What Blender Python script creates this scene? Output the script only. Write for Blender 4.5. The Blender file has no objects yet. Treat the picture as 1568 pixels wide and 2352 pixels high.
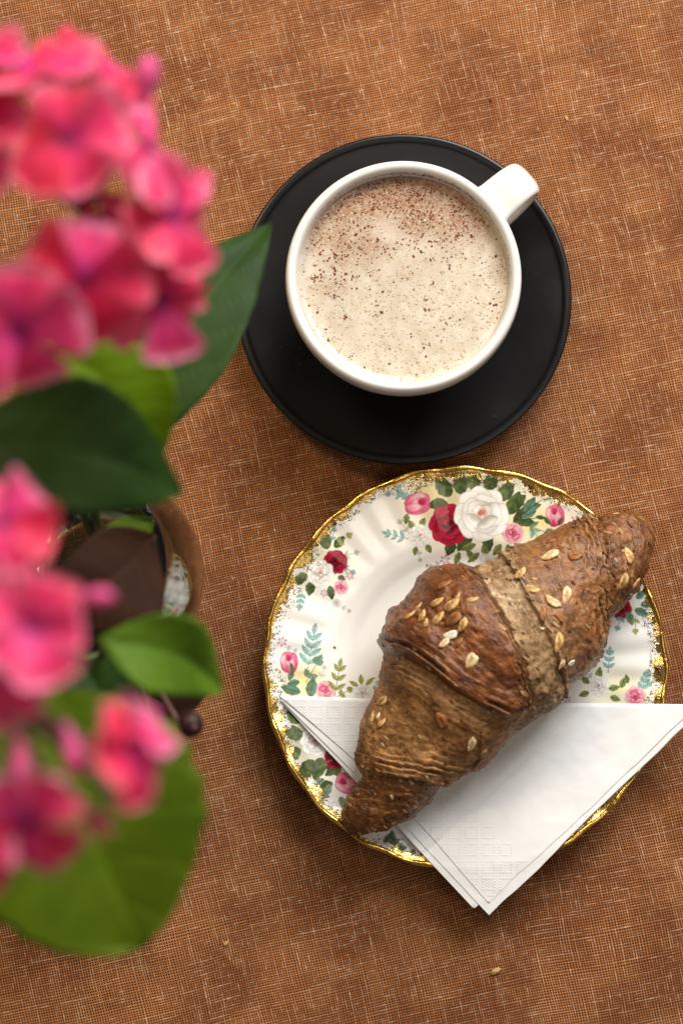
import bpy, math, random
import numpy as np
from mathutils import Vector, Matrix, Euler

PI = math.pi
random.seed(7)
rng = np.random.default_rng(7)
S = bpy.context.scene
COL = S.collection

# ------------------------------------------------------------------ camera
TILT = math.radians(5.0)
DIST = 0.85
FPX = 4165.0                      # focal length in pixels of a 1568 x 2352 picture
CAM = Vector((0.0, -DIST * math.sin(TILT), DIST * math.cos(TILT)))
cam_d = bpy.data.cameras.new('camera')
cam_d.sensor_fit = 'VERTICAL'
cam_d.sensor_height = 36.0
cam_d.sensor_width = 24.0
cam_d.lens = 36.0 * FPX / 2352.0
cam_d.clip_start = 0.02
cam_d.clip_end = 50
cam_d.dof.use_dof = True
cam_d.dof.focus_distance = 0.820
cam_d.dof.aperture_fstop = 7.0
cam_d.dof.aperture_blades = 0
cam = bpy.data.objects.new('camera', cam_d)
cam.location = CAM
cam.rotation_euler = (TILT, 0, 0)
COL.objects.link(cam)
S.camera = cam

# ------------------------------------------------------------------ light
w = bpy.data.worlds.new('World')
S.world = w
w.use_nodes = True
w.node_tree.nodes['Background'].inputs['Color'].default_value = (0.95, 0.93, 0.90, 1)
w.node_tree.nodes['Background'].inputs['Strength'].default_value = 0.115


def area(name, loc, target, sx, sy, power, color):
    l = bpy.data.lights.new(name, 'AREA')
    l.shape = 'RECTANGLE'
    l.size, l.size_y = sx, sy
    l.energy = power
    l.color = color
    o = bpy.data.objects.new(name, l)
    o.location = loc
    o.rotation_euler = (Vector(target) - Vector(loc)).to_track_quat('-Z', 'Y').to_euler()
    COL.objects.link(o)
    return o


area('window_light', (0.50, 1.05, 1.00), (0, 0, 0), 0.9, 0.8, 35, (1.0, 0.98, 0.95))
area('right_lamp_light', (0.50, -0.24, 1.10), (0.05, -0.05, 0), 0.50, 0.60, 1.6, (1.0, 0.86, 0.66))
area('left_lamp_light', (-0.50, 0.55, 0.95), (-0.10, 0.15, 0), 0.30, 0.30, 5.5, (1.0, 0.78, 0.48))

S.view_settings.view_transform = 'Standard'
S.view_settings.look = 'None'
S.view_settings.gamma = 1
S.view_settings.exposure = 0.13
S.cycles.max_bounces = 10
S.cycles.transmission_bounces = 10
S.cycles.glossy_bounces = 4
S.cycles.caustics_refractive = True
S.cycles.sample_clamp_indirect = 2.0
S.cycles.blur_glossy = 0.5

# ------------------------------------------------------------------ helpers
CT, ST = math.cos(TILT), math.sin(TILT)


def at(px, py, z):
    """point at height z that the picture shows at (px, py); arrays allowed"""
    px = np.asarray(px, float); py = np.asarray(py, float)
    dx = (px - 784) / FPX; dy = -(py - 1176) / FPX
    wx = dx; wy = dy * CT + ST; wz = dy * ST - CT
    k = (z - CAM.z) / wz
    return np.stack([CAM.x + wx * k, CAM.y + wy * k, np.zeros_like(wx) + z], -1)


def proj(p):
    d = p - np.array(CAM)
    dep = -(d[..., 1] * (-ST) + d[..., 2] * CT)
    yy = d[..., 1] * CT + d[..., 2] * ST
    return 784 + FPX * d[..., 0] / dep, 1176 - FPX * yy / dep


def mpp(px, py, z):
    return float(np.linalg.norm(at(px + 1, py, z) - at(px, py, z)))


def sstep(a, b, x):
    t = np.clip((x - a) / (b - a), 0, 1)
    return t * t * (3 - 2 * t)


def _hash(ix, iy, iz, seed):
    h = (ix * 374761393 + iy * 668265263 + iz * 2147483647 + seed * 974634777) & 0xFFFFFFFF
    h = ((h ^ (h >> 13)) * 1274126177) & 0xFFFFFFFF
    h = (h ^ (h >> 16)) & 0xFFFF
    return h / 65535.0


def vnoise(x, y, z=0.0, seed=0):
    x = np.asarray(x, float); y = np.asarray(y, float); z = np.asarray(z, float) + np.zeros_like(x)
    ix, iy, iz = np.floor(x).astype(np.int64), np.floor(y).astype(np.int64), np.floor(z).astype(np.int64)
    fx, fy, fz = x - ix, y - iy, z - iz
    fx = fx * fx * (3 - 2 * fx); fy = fy * fy * (3 - 2 * fy); fz = fz * fz * (3 - 2 * fz)
    r = 0
    for a in (0, 1):
        for b in (0, 1):
            for c in (0, 1):
                r = r + _hash(ix + a, iy + b, iz + c, seed) * (fx if a else 1 - fx) * (fy if b else 1 - fy) * (fz if c else 1 - fz)
    return r


def fbm(x, y, z=0.0, seed=0, o=4):
    s, a, t = 0, 1.0, 0
    z = np.asarray(z, float)
    for i in range(o):
        s = s + a * vnoise(x * 2 ** i, y * 2 ** i, z * 2 ** i, seed + i * 17)
        t += a; a *= 0.5
    return s / t


def thing(name, label, cat, loc, group=None):
    o = bpy.data.objects.new(name, None)
    o.empty_display_size = 0.01
    o.location = loc
    COL.objects.link(o)
    o['label'] = label; o['category'] = cat
    if group: o['group'] = group
    return o


def tag(o, label, cat, group=None):
    o['label'] = label; o['category'] = cat
    if group: o['group'] = group
    return o


def wloc(o):
    v = Vector((0, 0, 0))
    while o is not None:
        v += o.location; o = o.parent
    return v


def make_mesh(name, v, f, mat=None, smooth=True, cols=None, attrs=None):
    me = bpy.data.meshes.new(name)
    v = np.asarray(v, np.float32)
    if isinstance(f, np.ndarray):
        n, k = f.shape
        me.vertices.add(len(v)); me.vertices.foreach_set('co', v.ravel())
        me.loops.add(n * k); me.loops.foreach_set('vertex_index', f.astype(np.int32).ravel())
        me.polygons.add(n)
        me.polygons.foreach_set('loop_start', np.arange(0, n * k, k, dtype=np.int32))
        me.update(calc_edges=True)
        me.validate()
    else:
        me.from_pydata(v.tolist(), [], f)
    if smooth:
        me.polygons.foreach_set('use_smooth', np.ones(len(me.polygons), bool))
    if cols is not None:
        a = me.attributes.new('Col', 'FLOAT_COLOR', 'POINT')
        c = np.ones((len(v), 4), np.float32); c[:, :3] = cols
        a.data.foreach_set('color', c.ravel())
    for k_, arr in (attrs or {}).items():
        a = me.attributes.new(k_, 'FLOAT', 'POINT')
        a.data.foreach_set('value', np.asarray(arr, np.float32).ravel())
    if mat: me.materials.append(mat)
    me.update()
    return me


def obj(name, v, f, mat, parent=None, smooth=True, cols=None, attrs=None, kind=None):
    """world-space vertices -> one mesh object, child of parent (or of nothing, origin at its base)"""
    v = np.asarray(v, float)
    if parent is None:
        base = np.array([v[:, 0].mean(), v[:, 1].mean(), v[:, 2].min()])
    else:
        base = np.array(wloc(parent))
    me = make_mesh(name, v - base, f, mat, smooth, cols, attrs)
    o = bpy.data.objects.new(name, me)
    COL.objects.link(o)
    if parent is None: o.location = base
    else: o.parent = parent
    if kind: o['kind'] = kind
    return o


def inst(name, me, M, parent=None):
    o = bpy.data.objects.new(name, me)
    COL.objects.link(o)
    if parent is not None:
        o.parent = parent
        o.matrix_local = M
    else:
        o.matrix_world = M
    return o


def grid_faces(nu, nv, wu=False, wv=False):
    iu = np.arange(nu if wu else nu - 1); iv = np.arange(nv if wv else nv - 1)
    a, b = np.meshgrid(iu, iv, indexing='ij')
    a2, b2 = (a + 1) % nu, (b + 1) % nv
    return np.stack([a * nv + b, a2 * nv + b, a2 * nv + b2, a * nv + b2], -1).reshape(-1, 4)


def lathe(prof, n, cx, cy):
    prof = np.array(prof, float)
    th = np.linspace(0, 2 * PI, n, endpoint=False)
    r = prof[:, 0][:, None]; z = prof[:, 1][:, None]
    v = np.stack([cx + r * np.cos(th), cy + r * np.sin(th), z + 0 * th], -1).reshape(-1, 3)
    return v, grid_faces(len(prof), n, False, True)[:, ::-1]


def smooth_path(pts, n):
    """Catmull-Rom through pts"""
    P = np.array(pts, float)
    P = np.vstack([2 * P[0] - P[1], P, 2 * P[-1] - P[-2]])
    m = len(P) - 3
    out = []
    for s in np.linspace(0, m - 1e-9, n):
        i = int(s); t = s - i
        p0, p1, p2, p3 = P[i:i + 4]
        out.append(0.5 * ((2 * p1) + (-p0 + p2) * t + (2 * p0 - 5 * p1 + 4 * p2 - p3) * t * t + (-p0 + 3 * p1 - 3 * p2 + p3) * t ** 3))
    return np.array(out)


def tube(pts, rad, ns=8, n=None):
    """tube along pts with radii; closed ends"""
    P = smooth_path(pts, n or len(pts) * 5)
    R = np.interp(np.linspace(0, 1, len(P)), np.linspace(0, 1, len(np.atleast_1d(rad))), np.atleast_1d(rad)) if np.size(rad) > 1 else np.full(len(P), float(rad))
    T = np.gradient(P, axis=0); T /= np.linalg.norm(T, axis=1)[:, None] + 1e-12
    up = np.array([0.31, 0.93, 0.2]); up /= np.linalg.norm(up)
    A = np.cross(T, up); A /= np.linalg.norm(A, axis=1)[:, None] + 1e-12
    B = np.cross(T, A)
    th = np.linspace(0, 2 * PI, ns, endpoint=False)
    v = P[:, None] + R[:, None, None] * (A[:, None] * np.cos(th)[None, :, None] + B[:, None] * np.sin(th)[None, :, None])
    v = v.reshape(-1, 3)
    f = [tuple(int(i) for i in q) for q in grid_faces(len(P), ns, False, True)]
    f.append(tuple(range(ns))); f.append(tuple(range((len(P) - 1) * ns, len(P) * ns))[::-1])
    return v, f


def join(parts):
    V, F, k = [], [], 0
    for v, f in parts:
        V.append(np.asarray(v)); F += [tuple(int(i) + k for i in q) for q in f]; k += len(v)
    return np.vstack(V), F


def ball(c, rx, ry, rz, nu=8, nv=10):
    v = [(c[0], c[1], c[2] - rz)]
    for i in range(1, nu):
        a = -PI / 2 + PI * i / nu
        for j in range(nv):
            b = 2 * PI * j / nv
            v.append((c[0] + rx * math.cos(a) * math.cos(b), c[1] + ry * math.cos(a) * math.sin(b), c[2] + rz * math.sin(a)))
    v.append((c[0], c[1], c[2] + rz))
    f = []
    for j in range(nv):
        f.append((0, 1 + (j + 1) % nv, 1 + j))
        for i in range(nu - 2):
            a = 1 + i * nv
            f.append((a + j, a + (j + 1) % nv, a + nv + (j + 1) % nv, a + nv + j))
        a = 1 + (nu - 2) * nv
        f.append((a + j, a + (j + 1) % nv, len(v) - 1))
    return np.array(v), f


# ------------------------------------------------------------------ materials
class NT:
    def __init__(s, name):
        s.m = bpy.data.materials.new(name); s.m.use_nodes = True
        s.t = s.m.node_tree; s.b = s.t.nodes['Principled BSDF']; s.out = s.t.nodes['Material Output']

    def n(s, typ, **kw):
        nd = s.t.nodes.new(typ)
        for k, v in kw.items():
            if hasattr(nd, k) and k not in ('inputs',): setattr(nd, k, v)
        return nd

    def put(s, sock, val):
        if isinstance(val, bpy.types.NodeSocket): s.t.links.new(val, sock)
        elif val is not None:
            if isinstance(val, (tuple, list)) and len(val) == 3 and sock.type == 'RGBA': val = (*val, 1)
            sock.default_value = val

    def math(s, op, a, b=None, c=None, clamp=False):
        nd = s.n('ShaderNodeMath'); nd.operation = op; nd.use_clamp = clamp
        s.put(nd.inputs[0], a)
        if b is not None: s.put(nd.inputs[1], b)
        if c is not None: s.put(nd.inputs[2], c)
        return nd.outputs[0]

    def mix(s, fac, a, b, mode='MIX'):
        nd = s.n('ShaderNodeMix'); nd.data_type = 'RGBA'; nd.blend_type = mode
        s.put(nd.inputs[0], fac); s.put(nd.inputs[6], a); s.put(nd.inputs[7], b)
        return nd.outputs[2]

    def noise(s, vec, scale, detail=2.0, rough=0.5, dist=0.0):
        nd = s.n('ShaderNodeTexNoise')
        s.put(nd.inputs['Vector'], vec); nd.inputs['Scale'].default_value = scale
        nd.inputs['Detail'].default_value = detail; nd.inputs['Roughness'].default_value = rough
        nd.inputs['Distortion'].default_value = dist
        return nd.outputs['Fac']

    def ss(s, val, a, b):
        nd = s.n('ShaderNodeMapRange'); nd.interpolation_type = 'SMOOTHSTEP'
        s.put(nd.inputs[0], val); s.put(nd.inputs[1], a); s.put(nd.inputs[2], b)
        return nd.outputs[0]

    def obj(s): return s.n('ShaderNodeTexCoord').outputs['Object']

    def attr(s, name):
        nd = s.n('ShaderNodeAttribute'); nd.attribute_name = name
        return nd

    def xyz(s, x, y, z=0.0):
        nd = s.n('ShaderNodeCombineXYZ')
        for i, q in enumerate((x, y, z)): s.put(nd.inputs[i], q)
        return nd.outputs[0]

    def sep(s, v):
        nd = s.n('ShaderNodeSeparateXYZ'); s.put(nd.inputs[0], v); return nd.outputs

    def bump(s, h, strength, dist):
        nd = s.n('ShaderNodeBump'); nd.inputs['Strength'].default_value = strength; nd.inputs['Distance'].default_value = dist
        s.put(nd.inputs['Height'], h); s.put(s.b.inputs['Normal'], nd.outputs[0]); return nd.outputs[0]

    def set(s, **kw):
        for k, v in kw.items(): s.put(s.b.inputs[k.replace('_', ' ')], v)
        return s


def simple(name, col, rough=0.5, spec=0.5, coat=0.0, var=0.0, vscale=60):
    k = NT(name)
    c = col
    if var:
        n = k.noise(k.obj(), vscale, 3)
        c = k.mix(n, tuple(q * (1 - var) for q in col), tuple(min(1, q * (1 + var)) for q in col))
    k.set(Base_Color=c, Roughness=rough, Specular_IOR_Level=spec, Coat_Weight=coat)
    return k.m


# --- tablecloth: open plain weave of slubby threads
k = NT('woven_cloth')
rot = k.n('ShaderNodeMapping'); k.put(rot.inputs['Vector'], k.obj()); rot.inputs['Rotation'].default_value = (0, 0, -math.radians(13))
px_, py_, _ = k.sep(rot.outputs[0])
warp1 = k.noise(rot.outputs[0], 7, 2); warp2 = k.noise(k.xyz(py_, px_, 3.3), 6, 2)
X = k.math('MULTIPLY_ADD', k.math('SUBTRACT', warp1, .5), 0.012, px_)
Y = k.math('MULTIPLY_ADD', k.math('SUBTRACT', warp2, .5), 0.012, py_)
PER = 0.00118
u = k.math('DIVIDE', X, PER); v = k.math('DIVIDE', Y, PER)
# uneven spacing of the threads
u = k.math('MULTIPLY_ADD', k.math('SUBTRACT', k.noise(k.xyz(k.math('MULTIPLY', u, .23), 0, 1.7), 1, 3), .5), 1.3, u)
v = k.math('MULTIPLY_ADD', k.math('SUBTRACT', k.noise(k.xyz(k.math('MULTIPLY', v, .23), 0, 5.7), 1, 3), .5), 1.3, v)
iu = k.math('ROUND', u); iv = k.math('ROUND', v)
du = k.math('ABSOLUTE', k.math('SUBTRACT', u, iu)); dv = k.math('ABSOLUTE', k.math('SUBTRACT', v, iv))
# slubs: lighter, thicker stretches of a thread; long ones and short ones
slu = k.noise(k.xyz(k.math('MULTIPLY', iu, 3.17), k.math('MULTIPLY', v, .055), 0), 1, 3, .6)
slv = k.noise(k.xyz(k.math('MULTIPLY', iv, 2.71), k.math('MULTIPLY', u, .055), 9), 1, 3, .6)
shu = k.noise(k.xyz(k.math('MULTIPLY', iu, 5.17), k.math('MULTIPLY', v, .22), 4), 1, 2)
shv = k.noise(k.xyz(k.math('MULTIPLY', iv, 4.71), k.math('MULTIPLY', u, .22), 6), 1, 2)
bu = k.math('ADD', k.math('MULTIPLY', k.ss(slu, .48, .78), .45), k.math('MULTIPLY', k.ss(shu, .53, .84), .58))
bv = k.math('ADD', k.math('MULTIPLY', k.ss(slv, .48, .78), .45), k.math('MULTIPLY', k.ss(shv, .53, .84), .58))
wu = k.math('MULTIPLY_ADD', bu, .12, .195); wv = k.math('MULTIPLY_ADD', bv, .12, .195)
tu = k.math('SUBTRACT', 1.0, k.ss(k.math('DIVIDE', du, wu), .75, 1.15))
tv = k.math('SUBTRACT', 1.0, k.ss(k.math('DIVIDE', dv, wv), .75, 1.15))
patch = k.noise(rot.outputs[0], 26, 4, .6)
base = k.mix(k.ss(patch, .34, .66), (0.225, 0.064, 0.013), (0.380, 0.140, 0.040))
light = (0.74, 0.50, 0.32)
cu = k.mix(k.math('MULTIPLY_ADD', bu, .90, .04), base, light)
cv = k.mix(k.math('MULTIPLY_ADD', bv, .90, .04), base, light)
hole = k.mix(k.noise(rot.outputs[0], 200, 2), (0.005, 0.002, 0.001), (0.042, 0.010, 0.002))
c1 = k.mix(tv, hole, cv)
# which thread lies on top alternates from crossing to crossing
par = k.math('FLOORED_MODULO', k.math('ADD', iu, iv), 2.0)
over = k.math('MULTIPLY', tu, k.math('MAXIMUM', par, k.math('SUBTRACT', 1.0, tv)))
c2 = k.mix(over, c1, cu)
k.set(Base_Color=c2, Roughness=0.85, Specular_IOR_Level=0.15, Sheen_Weight=0.08)
hgt = k.math('MAXIMUM', k.math('MULTIPLY', tu, k.math('SUBTRACT', 1.0, du)), k.math('MULTIPLY', tv, k.math('SUBTRACT', 1.0, dv)))
k.bump(hgt, 0.5, 0.0004)
M_CLOTH = k.m

# --- ceramics
k = NT('white_glaze')
k.set(Base_Color=k.mix(k.noise(k.obj(), 40, 3), (0.70, 0.69, 0.665), (0.74, 0.73, 0.705)), Roughness=0.12, Specular_IOR_Level=0.5, Coat_Weight=0.4, Coat_Roughness=0.04)
k.bump(k.noise(k.obj(), 90, 1), 0.05, 0.001)
M_CUP = k.m
k = NT('black_stoneware')
oc = k.obj()
dust = k.ss(k.noise(oc, 700, 1), .74, .80)
k.set(Base_Color=k.mix(k.math('MULTIPLY', dust, .25), (0.0062, 0.0062, 0.0068), (0.10, 0.10, 0.10)), Roughness=k.math('MULTIPLY_ADD', k.noise(oc, 60, 4), .16, .22), Specular_IOR_Level=0.34)
k.bump(k.noise(oc, 260, 2), 0.04, 0.0006)
M_SAUCER = k.m

k = NT('printed_china')
oc = k.obj()
col = k.attr('Col').outputs['Color']; rad = k.attr('rad').outputs['Fac']
blot = k.noise(oc, 75, 3, .6); fine = k.noise(oc, 420, 4, .7); spk = k.noise(oc, 1100, 2, .6)
edge = k.math('MULTIPLY_ADD', k.math('SUBTRACT', blot, .5), .17, rad)
edge = k.math('MULTIPLY_ADD', k.math('SUBTRACT', fine, .5), .12, edge)
gold = k.ss(edge, .958, .967)
fringe = k.math('MULTIPLY', k.ss(edge, .915, .955), k.ss(k.math('MULTIPLY_ADD', spk, .6, k.math('MULTIPLY', fine, .4)), .50, .56))
fringe = k.math('MULTIPLY', fringe, k.math('SUBTRACT', 1.0, gold))
reflecting = k.math('MULTIPLY', gold, k.math('MULTIPLY', k.ss(k.noise(oc, 260, 4, .65), .52, .60), k.math('SUBTRACT', 1.0, k.ss(rad, .955, .985))))  # dark reflections in the gold, painted in as brown patches
c = k.mix(fringe, col, (0.10, 0.065, 0.028))  # dark reflections along the gold's inner border, painted as brown specks
c = k.mix(gold, c, (0.84, 0.58, 0.20))
c = k.mix(reflecting, c, (0.20, 0.10, 0.025))
k.set(Base_Color=c, Metallic=gold, Roughness=k.math('MULTIPLY_ADD', gold, .14, .10), Specular_IOR_Level=0.5)
gb = k.math('MULTIPLY', gold, k.math('ADD', k.noise(oc, 300, 4, .65), k.math('MULTIPLY', k.noise(oc, 110, 2), 1.4)))
k.bump(gb, 0.5, 0.0014)
M_CHINA = k.m
k = NT('gold_edge')
k.set(Base_Color=(0.72, 0.45, 0.10), Metallic=1.0, Roughness=k.math('MULTIPLY_ADD', k.noise(k.obj(), 200, 2), .2, .12))
k.bump(k.noise(k.obj(), 240, 3), 0.5, 0.001)
M_GOLD = k.m

# --- coffee
k = NT('milk_foam')
oc = k.obj()
pow_ = k.attr('powder').outputs['Fac']
n1 = k.noise(oc, 900, 3, .7); n2 = k.noise(oc, 150, 4, .6); n3 = k.noise(oc, 2200, 1)
foam = k.mix(k.ss(n2, .3, .7), (0.525, 0.455, 0.352), (0.625, 0.572, 0.485))
micro = k.ss(k.noise(oc, 1500, 1), .60, .70)
foam = k.mix(k.math('MULTIPLY', micro, .30), foam, (0.44, 0.31, 0.17))
pf = k.math('MULTIPLY', pow_, k.ss(k.math('MULTIPLY_ADD', n1, .7, k.math('MULTIPLY', n2, .3)), .26, .58))
c = k.mix(k.math('MULTIPLY', pf, .85), foam, (0.25, 0.090, 0.024))
k.set(Base_Color=c, Roughness=0.30, Specular_IOR_Level=0.4, Subsurface_Weight=0.15, Subsurface_Radius=(.004, .002, .001), Subsurface_Scale=1.0)
vor = k.n('ShaderNodeTexVoronoi'); k.put(vor.inputs['Vector'], oc); vor.inputs['Scale'].default_value = 700
k.bump(k.math('ADD', k.math('MULTIPLY', vor.outputs['Distance'], .8), k.math('MULTIPLY', n1, .4)), 0.08, 0.0005)
M_FOAM = k.m
M_COCOA = simple('cocoa_powder', (0.165, 0.045, 0.014), .8, .2, 0, .6, 900)
k = NT('bubble_film')
k.set(Base_Color=(0.43, 0.345, 0.235), Roughness=0.22, Specular_IOR_Level=0.4)
M_BUB = k.m
k = NT('dark_bubble_film')
k.set(Base_Color=(0.30, 0.20, 0.11), Roughness=0.05, Specular_IOR_Level=0.8, Coat_Weight=0.6)
M_BUBD = k.m

# --- croissant
k = NT('baked_dough')
oc = k.obj()
col = k.attr('Col').outputs['Color']; gl = k.attr('gloss').outputs['Fac']
n1 = k.noise(oc, 130, 5, .65); n2 = k.noise(oc, 620, 4, .7); n3 = k.noise(oc, 1500, 2)
wx = k.attr('wx').outputs['Fac']; wy = k.attr('wy').outputs['Fac']
# fibres of the dough, drawn out along the winding
fb = k.noise(k.xyz(k.math('MULTIPLY', wx, .26), k.math('MULTIPLY', wy, .030), 0), 1, 4, .65, .4)
blis = k.noise(oc, 210, 3, .55, .5)
lipn = k.ss(k.math('ABSOLUTE', wx), 75, 12)
lipw = k.math('MULTIPLY_ADD', lipn, .75, .25)
fb2 = k.noise(k.xyz(k.math('MULTIPLY', wx, .09), k.math('MULTIPLY', wy, .020), 7), 1, 3, .6, .6)
c = k.mix(k.ss(n1, .36, .68), k.mix(1.0, col, (0.66, 0.57, 0.50), 'MULTIPLY'), k.mix(1.0, col, (1.36, 1.36, 1.33), 'MULTIPLY'))
c = k.mix(k.math('MULTIPLY', k.math('MULTIPLY', k.ss(fb, .52, .74), .55), lipw), c, k.mix(1.0, col, (1.8, 1.95, 2.1), 'MULTIPLY'))
c = k.mix(k.math('MULTIPLY', k.math('MULTIPLY', k.ss(fb, .46, .28), .65), lipw), c, k.mix(1.0, col, (0.42, 0.34, 0.30), 'MULTIPLY'))
c = k.mix(k.math('MULTIPLY', k.ss(n2, .54, .68), .60), c, k.mix(1.0, col, (1.85, 1.95, 2.05), 'MULTIPLY'))
c = k.mix(k.math('MULTIPLY', k.ss(n2, .46, .30), .70), c, k.mix(1.0, col, (0.40, 0.32, 0.28), 'MULTIPLY'))
seed_ = k.ss(k.noise(oc, 300, 1, .4), .735, .765)
c = k.mix(k.math('MULTIPLY', seed_, .9), c, (0.022, 0.012, 0.010))
k.set(Base_Color=c, Roughness=k.math('SUBTRACT', .70, k.math('MULTIPLY', gl, k.math('MULTIPLY_ADD', n1, .30, .30))), Specular_IOR_Level=k.math('MULTIPLY_ADD', gl, .32, .15))
k.bump(k.math('ADD', k.math('MULTIPLY', n2, .8), k.math('ADD', k.math('MULTIPLY', n3, .4), k.math('ADD', k.math('MULTIPLY', k.math('MULTIPLY', fb, 1.3), lipw), k.math('MULTIPLY', blis, .9)))), 0.55, 0.0011)
M_DOUGH = k.m


def oatmat(name, a, b):
    k = NT(name)
    oc = k.obj()
    n = k.noise(oc, 1.9, 4, .6)
    k.set(Base_Color=k.mix(k.ss(n, .38, .66), a, b), Roughness=.55, Specular_IOR_Level=.35)
    k.bump(k.noise(oc, 5, 3), .4, .0003)
    return k.m


M_OAT = [oatmat('oat_pale', (0.50, 0.29, 0.11), (0.80, 0.64, 0.40)), oatmat('oat_golden', (0.33, 0.15, 0.04), (0.72, 0.48, 0.20)),
         oatmat('oat_toasted', (0.20, 0.070, 0.018), (0.36, 0.155, 0.045)), oatmat('oat_white', (0.72, 0.62, 0.47), (0.86, 0.79, 0.66))]

# --- napkin: soft white paper, dots embossed in little squares along one band
k = NT('napkin_paper')
oc = k.obj()
emb = k.attr('emboss').outputs['Fac']
ex = k.attr('eu').outputs['Fac']; ey = k.attr('ev').outputs['Fac']
fx = k.math('FRACT', ex); fy = k.math('FRACT', ey)
ix = k.math('MULTIPLY', fx, 6.2); iy = k.math('MULTIPLY', fy, 6.2)
cx_ = k.math('FLOOR', ix); cy_ = k.math('FLOOR', iy)


def ring(a):
    return k.math('COMPARE', a, 2.0, 2.1)   # cells 0..4


inside = k.math('MULTIPLY', ring(cx_), ring(cy_))
core = k.math('MULTIPLY', k.math('COMPARE', cx_, 2.0, 1.1), k.math('COMPARE', cy_, 2.0, 1.1))
mask = k.math('MULTIPLY', inside, k.math('SUBTRACT', 1.0, core))
ddx = k.math('SUBTRACT', k.math('FRACT', ix), .5); ddy = k.math('SUBTRACT', k.math('FRACT', iy), .5)
rr = k.math('SQRT', k.math('ADD', k.math('MULTIPLY', ddx, ddx), k.math('MULTIPLY', ddy, ddy)))
dot = k.math('SUBTRACT', 1.0, k.ss(rr, .10, .46))
hh = k.math('MULTIPLY', k.math('MULTIPLY', dot, mask), emb)
fib = k.noise(oc, 160, 4, .6)
k.set(Base_Color=k.mix(fib, (0.85, 0.85, 0.855), (0.90, 0.90, 0.905)), Roughness=.85, Specular_IOR_Level=.12)
k.bump(k.math('ADD', hh, k.math('MULTIPLY', fib, .35)), 0.36, 0.0006)
t = k.n('ShaderNodeBsdfTranslucent'); t.inputs['Color'].default_value = (.86, .855, .85, 1)
m = k.n('ShaderNodeMixShader'); m.inputs[0].default_value = .12
k.t.links.new(k.b.outputs[0], m.inputs[1]); k.t.links.new(t.outputs[0], m.inputs[2]); k.t.links.new(m.outputs[0], k.out.inputs['Surface'])
M_NAP = k.m

# --- plants


def leafmat(name, dark, pale_tone, trans, rough=.55):
    k = NT(name)
    oc = k.obj()
    vein = k.attr('vein').outputs['Fac']
    n = k.noise(oc, 70, 3)
    c = k.mix(n, dark, pale_tone)  # tone wanders by noise between two leaf colours
    c = k.mix(k.math('MULTIPLY', vein, .18), c, tuple(min(1, q * 1.8 + .01) for q in pale_tone))
    k.set(Base_Color=c, Roughness=rough, Specular_IOR_Level=.18)
    k.bump(k.math('SUBTRACT', k.noise(oc, 120, 2), vein), .25, .001)
    t = k.n('ShaderNodeBsdfTranslucent'); k.put(t.inputs['Color'], trans)
    m = k.n('ShaderNodeMixShader'); m.inputs[0].default_value = .28
    k.t.links.new(k.b.outputs[0], m.inputs[1]); k.t.links.new(t.outputs[0], m.inputs[2]); k.t.links.new(m.outputs[0], k.out.inputs['Surface'])
    return k.m


M_LEAF_D = leafmat('leaf_dark', (0.009, 0.027, 0.003), (0.030, 0.074, 0.010), (0.02, 0.06, 0.003))
M_LEAF_M = leafmat('leaf_mid', (0.046, 0.094, 0.001), (0.100, 0.160, 0.002), (0.08, 0.15, 0.002))
M_LEAF_Y = leafmat('leaf_yellow', (0.080, 0.165, 0.001), (0.15, 0.26, 0.003), (0.16, 0.24, 0.001))
M_LEAF_B = leafmat('leaf_bright', (0.070, 0.145, 0.004), (0.13, 0.25, 0.020), (0.10, 0.20, 0.004))
M_LEAF_R = leafmat('leaf_red', (0.014, 0.005, 0.002), (0.038, 0.012, 0.003), (0.05, 0.012, 0.003), .75)
M_STEM = simple('stem_green', (0.055, 0.070, 0.018), .5, .4, 0, .4, 80)
M_STEM_P = simple('stem_purple', (0.10, 0.045, 0.035), .5, .4, 0, .4, 80)
M_BERRY = simple('berry_skin', (0.026, 0.005, 0.007), .5, .3, 0, .5, 120)
k = NT('phlox_petal')
col = k.attr('Col').outputs['Color']
n = k.noise(k.obj(), 3.5, 3)
c = k.mix(n, k.mix(1.0, col, (.80, .6, .66), 'MULTIPLY'), k.mix(1.0, col, (1.10, 1.15, 1.1), 'MULTIPLY'))
rnd = k.n('ShaderNodeObjectInfo').outputs['Random']
c = k.mix(rnd, k.mix(1.0, c, (.94, .65, .55), 'MULTIPLY'), k.mix(1.0, c, (1.10, 1.9, 1.7), 'MULTIPLY'))
k.set(Base_Color=c, Roughness=.55, Specular_IOR_Level=.25, Sheen_Weight=.06, Sheen_Roughness=.4, Sheen_Tint=(1.0, .6, .8))
t = k.n('ShaderNodeBsdfTranslucent'); k.put(t.inputs['Color'], c)
m = k.n('ShaderNodeMixShader'); m.inputs[0].default_value = .25
k.t.links.new(k.b.outputs[0], m.inputs[1]); k.t.links.new(t.outputs[0], m.inputs[2]); k.t.links.new(m.outputs[0], k.out.inputs['Surface'])
M_PETAL = k.m
M_EYE = simple('phlox_eye', (0.15, 0.006, 0.06), .5, .3, 0, .3, 2)
M_BUD = simple('phlox_bud', (0.52, 0.06, 0.20), .5, .3, 0, .4, 160)
k = NT('clear_glass')
k.set(Base_Color=(0.90, 0.95, 0.92), Roughness=0.05, IOR=1.48, Transmission_Weight=1.0)
M_GLASS = k.m
k = NT('vase_water')
k.set(Base_Color=(0.70, 0.66, 0.45), Roughness=0.0, IOR=1.33, Transmission_Weight=1.0)
M_WATER = k.m

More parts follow.
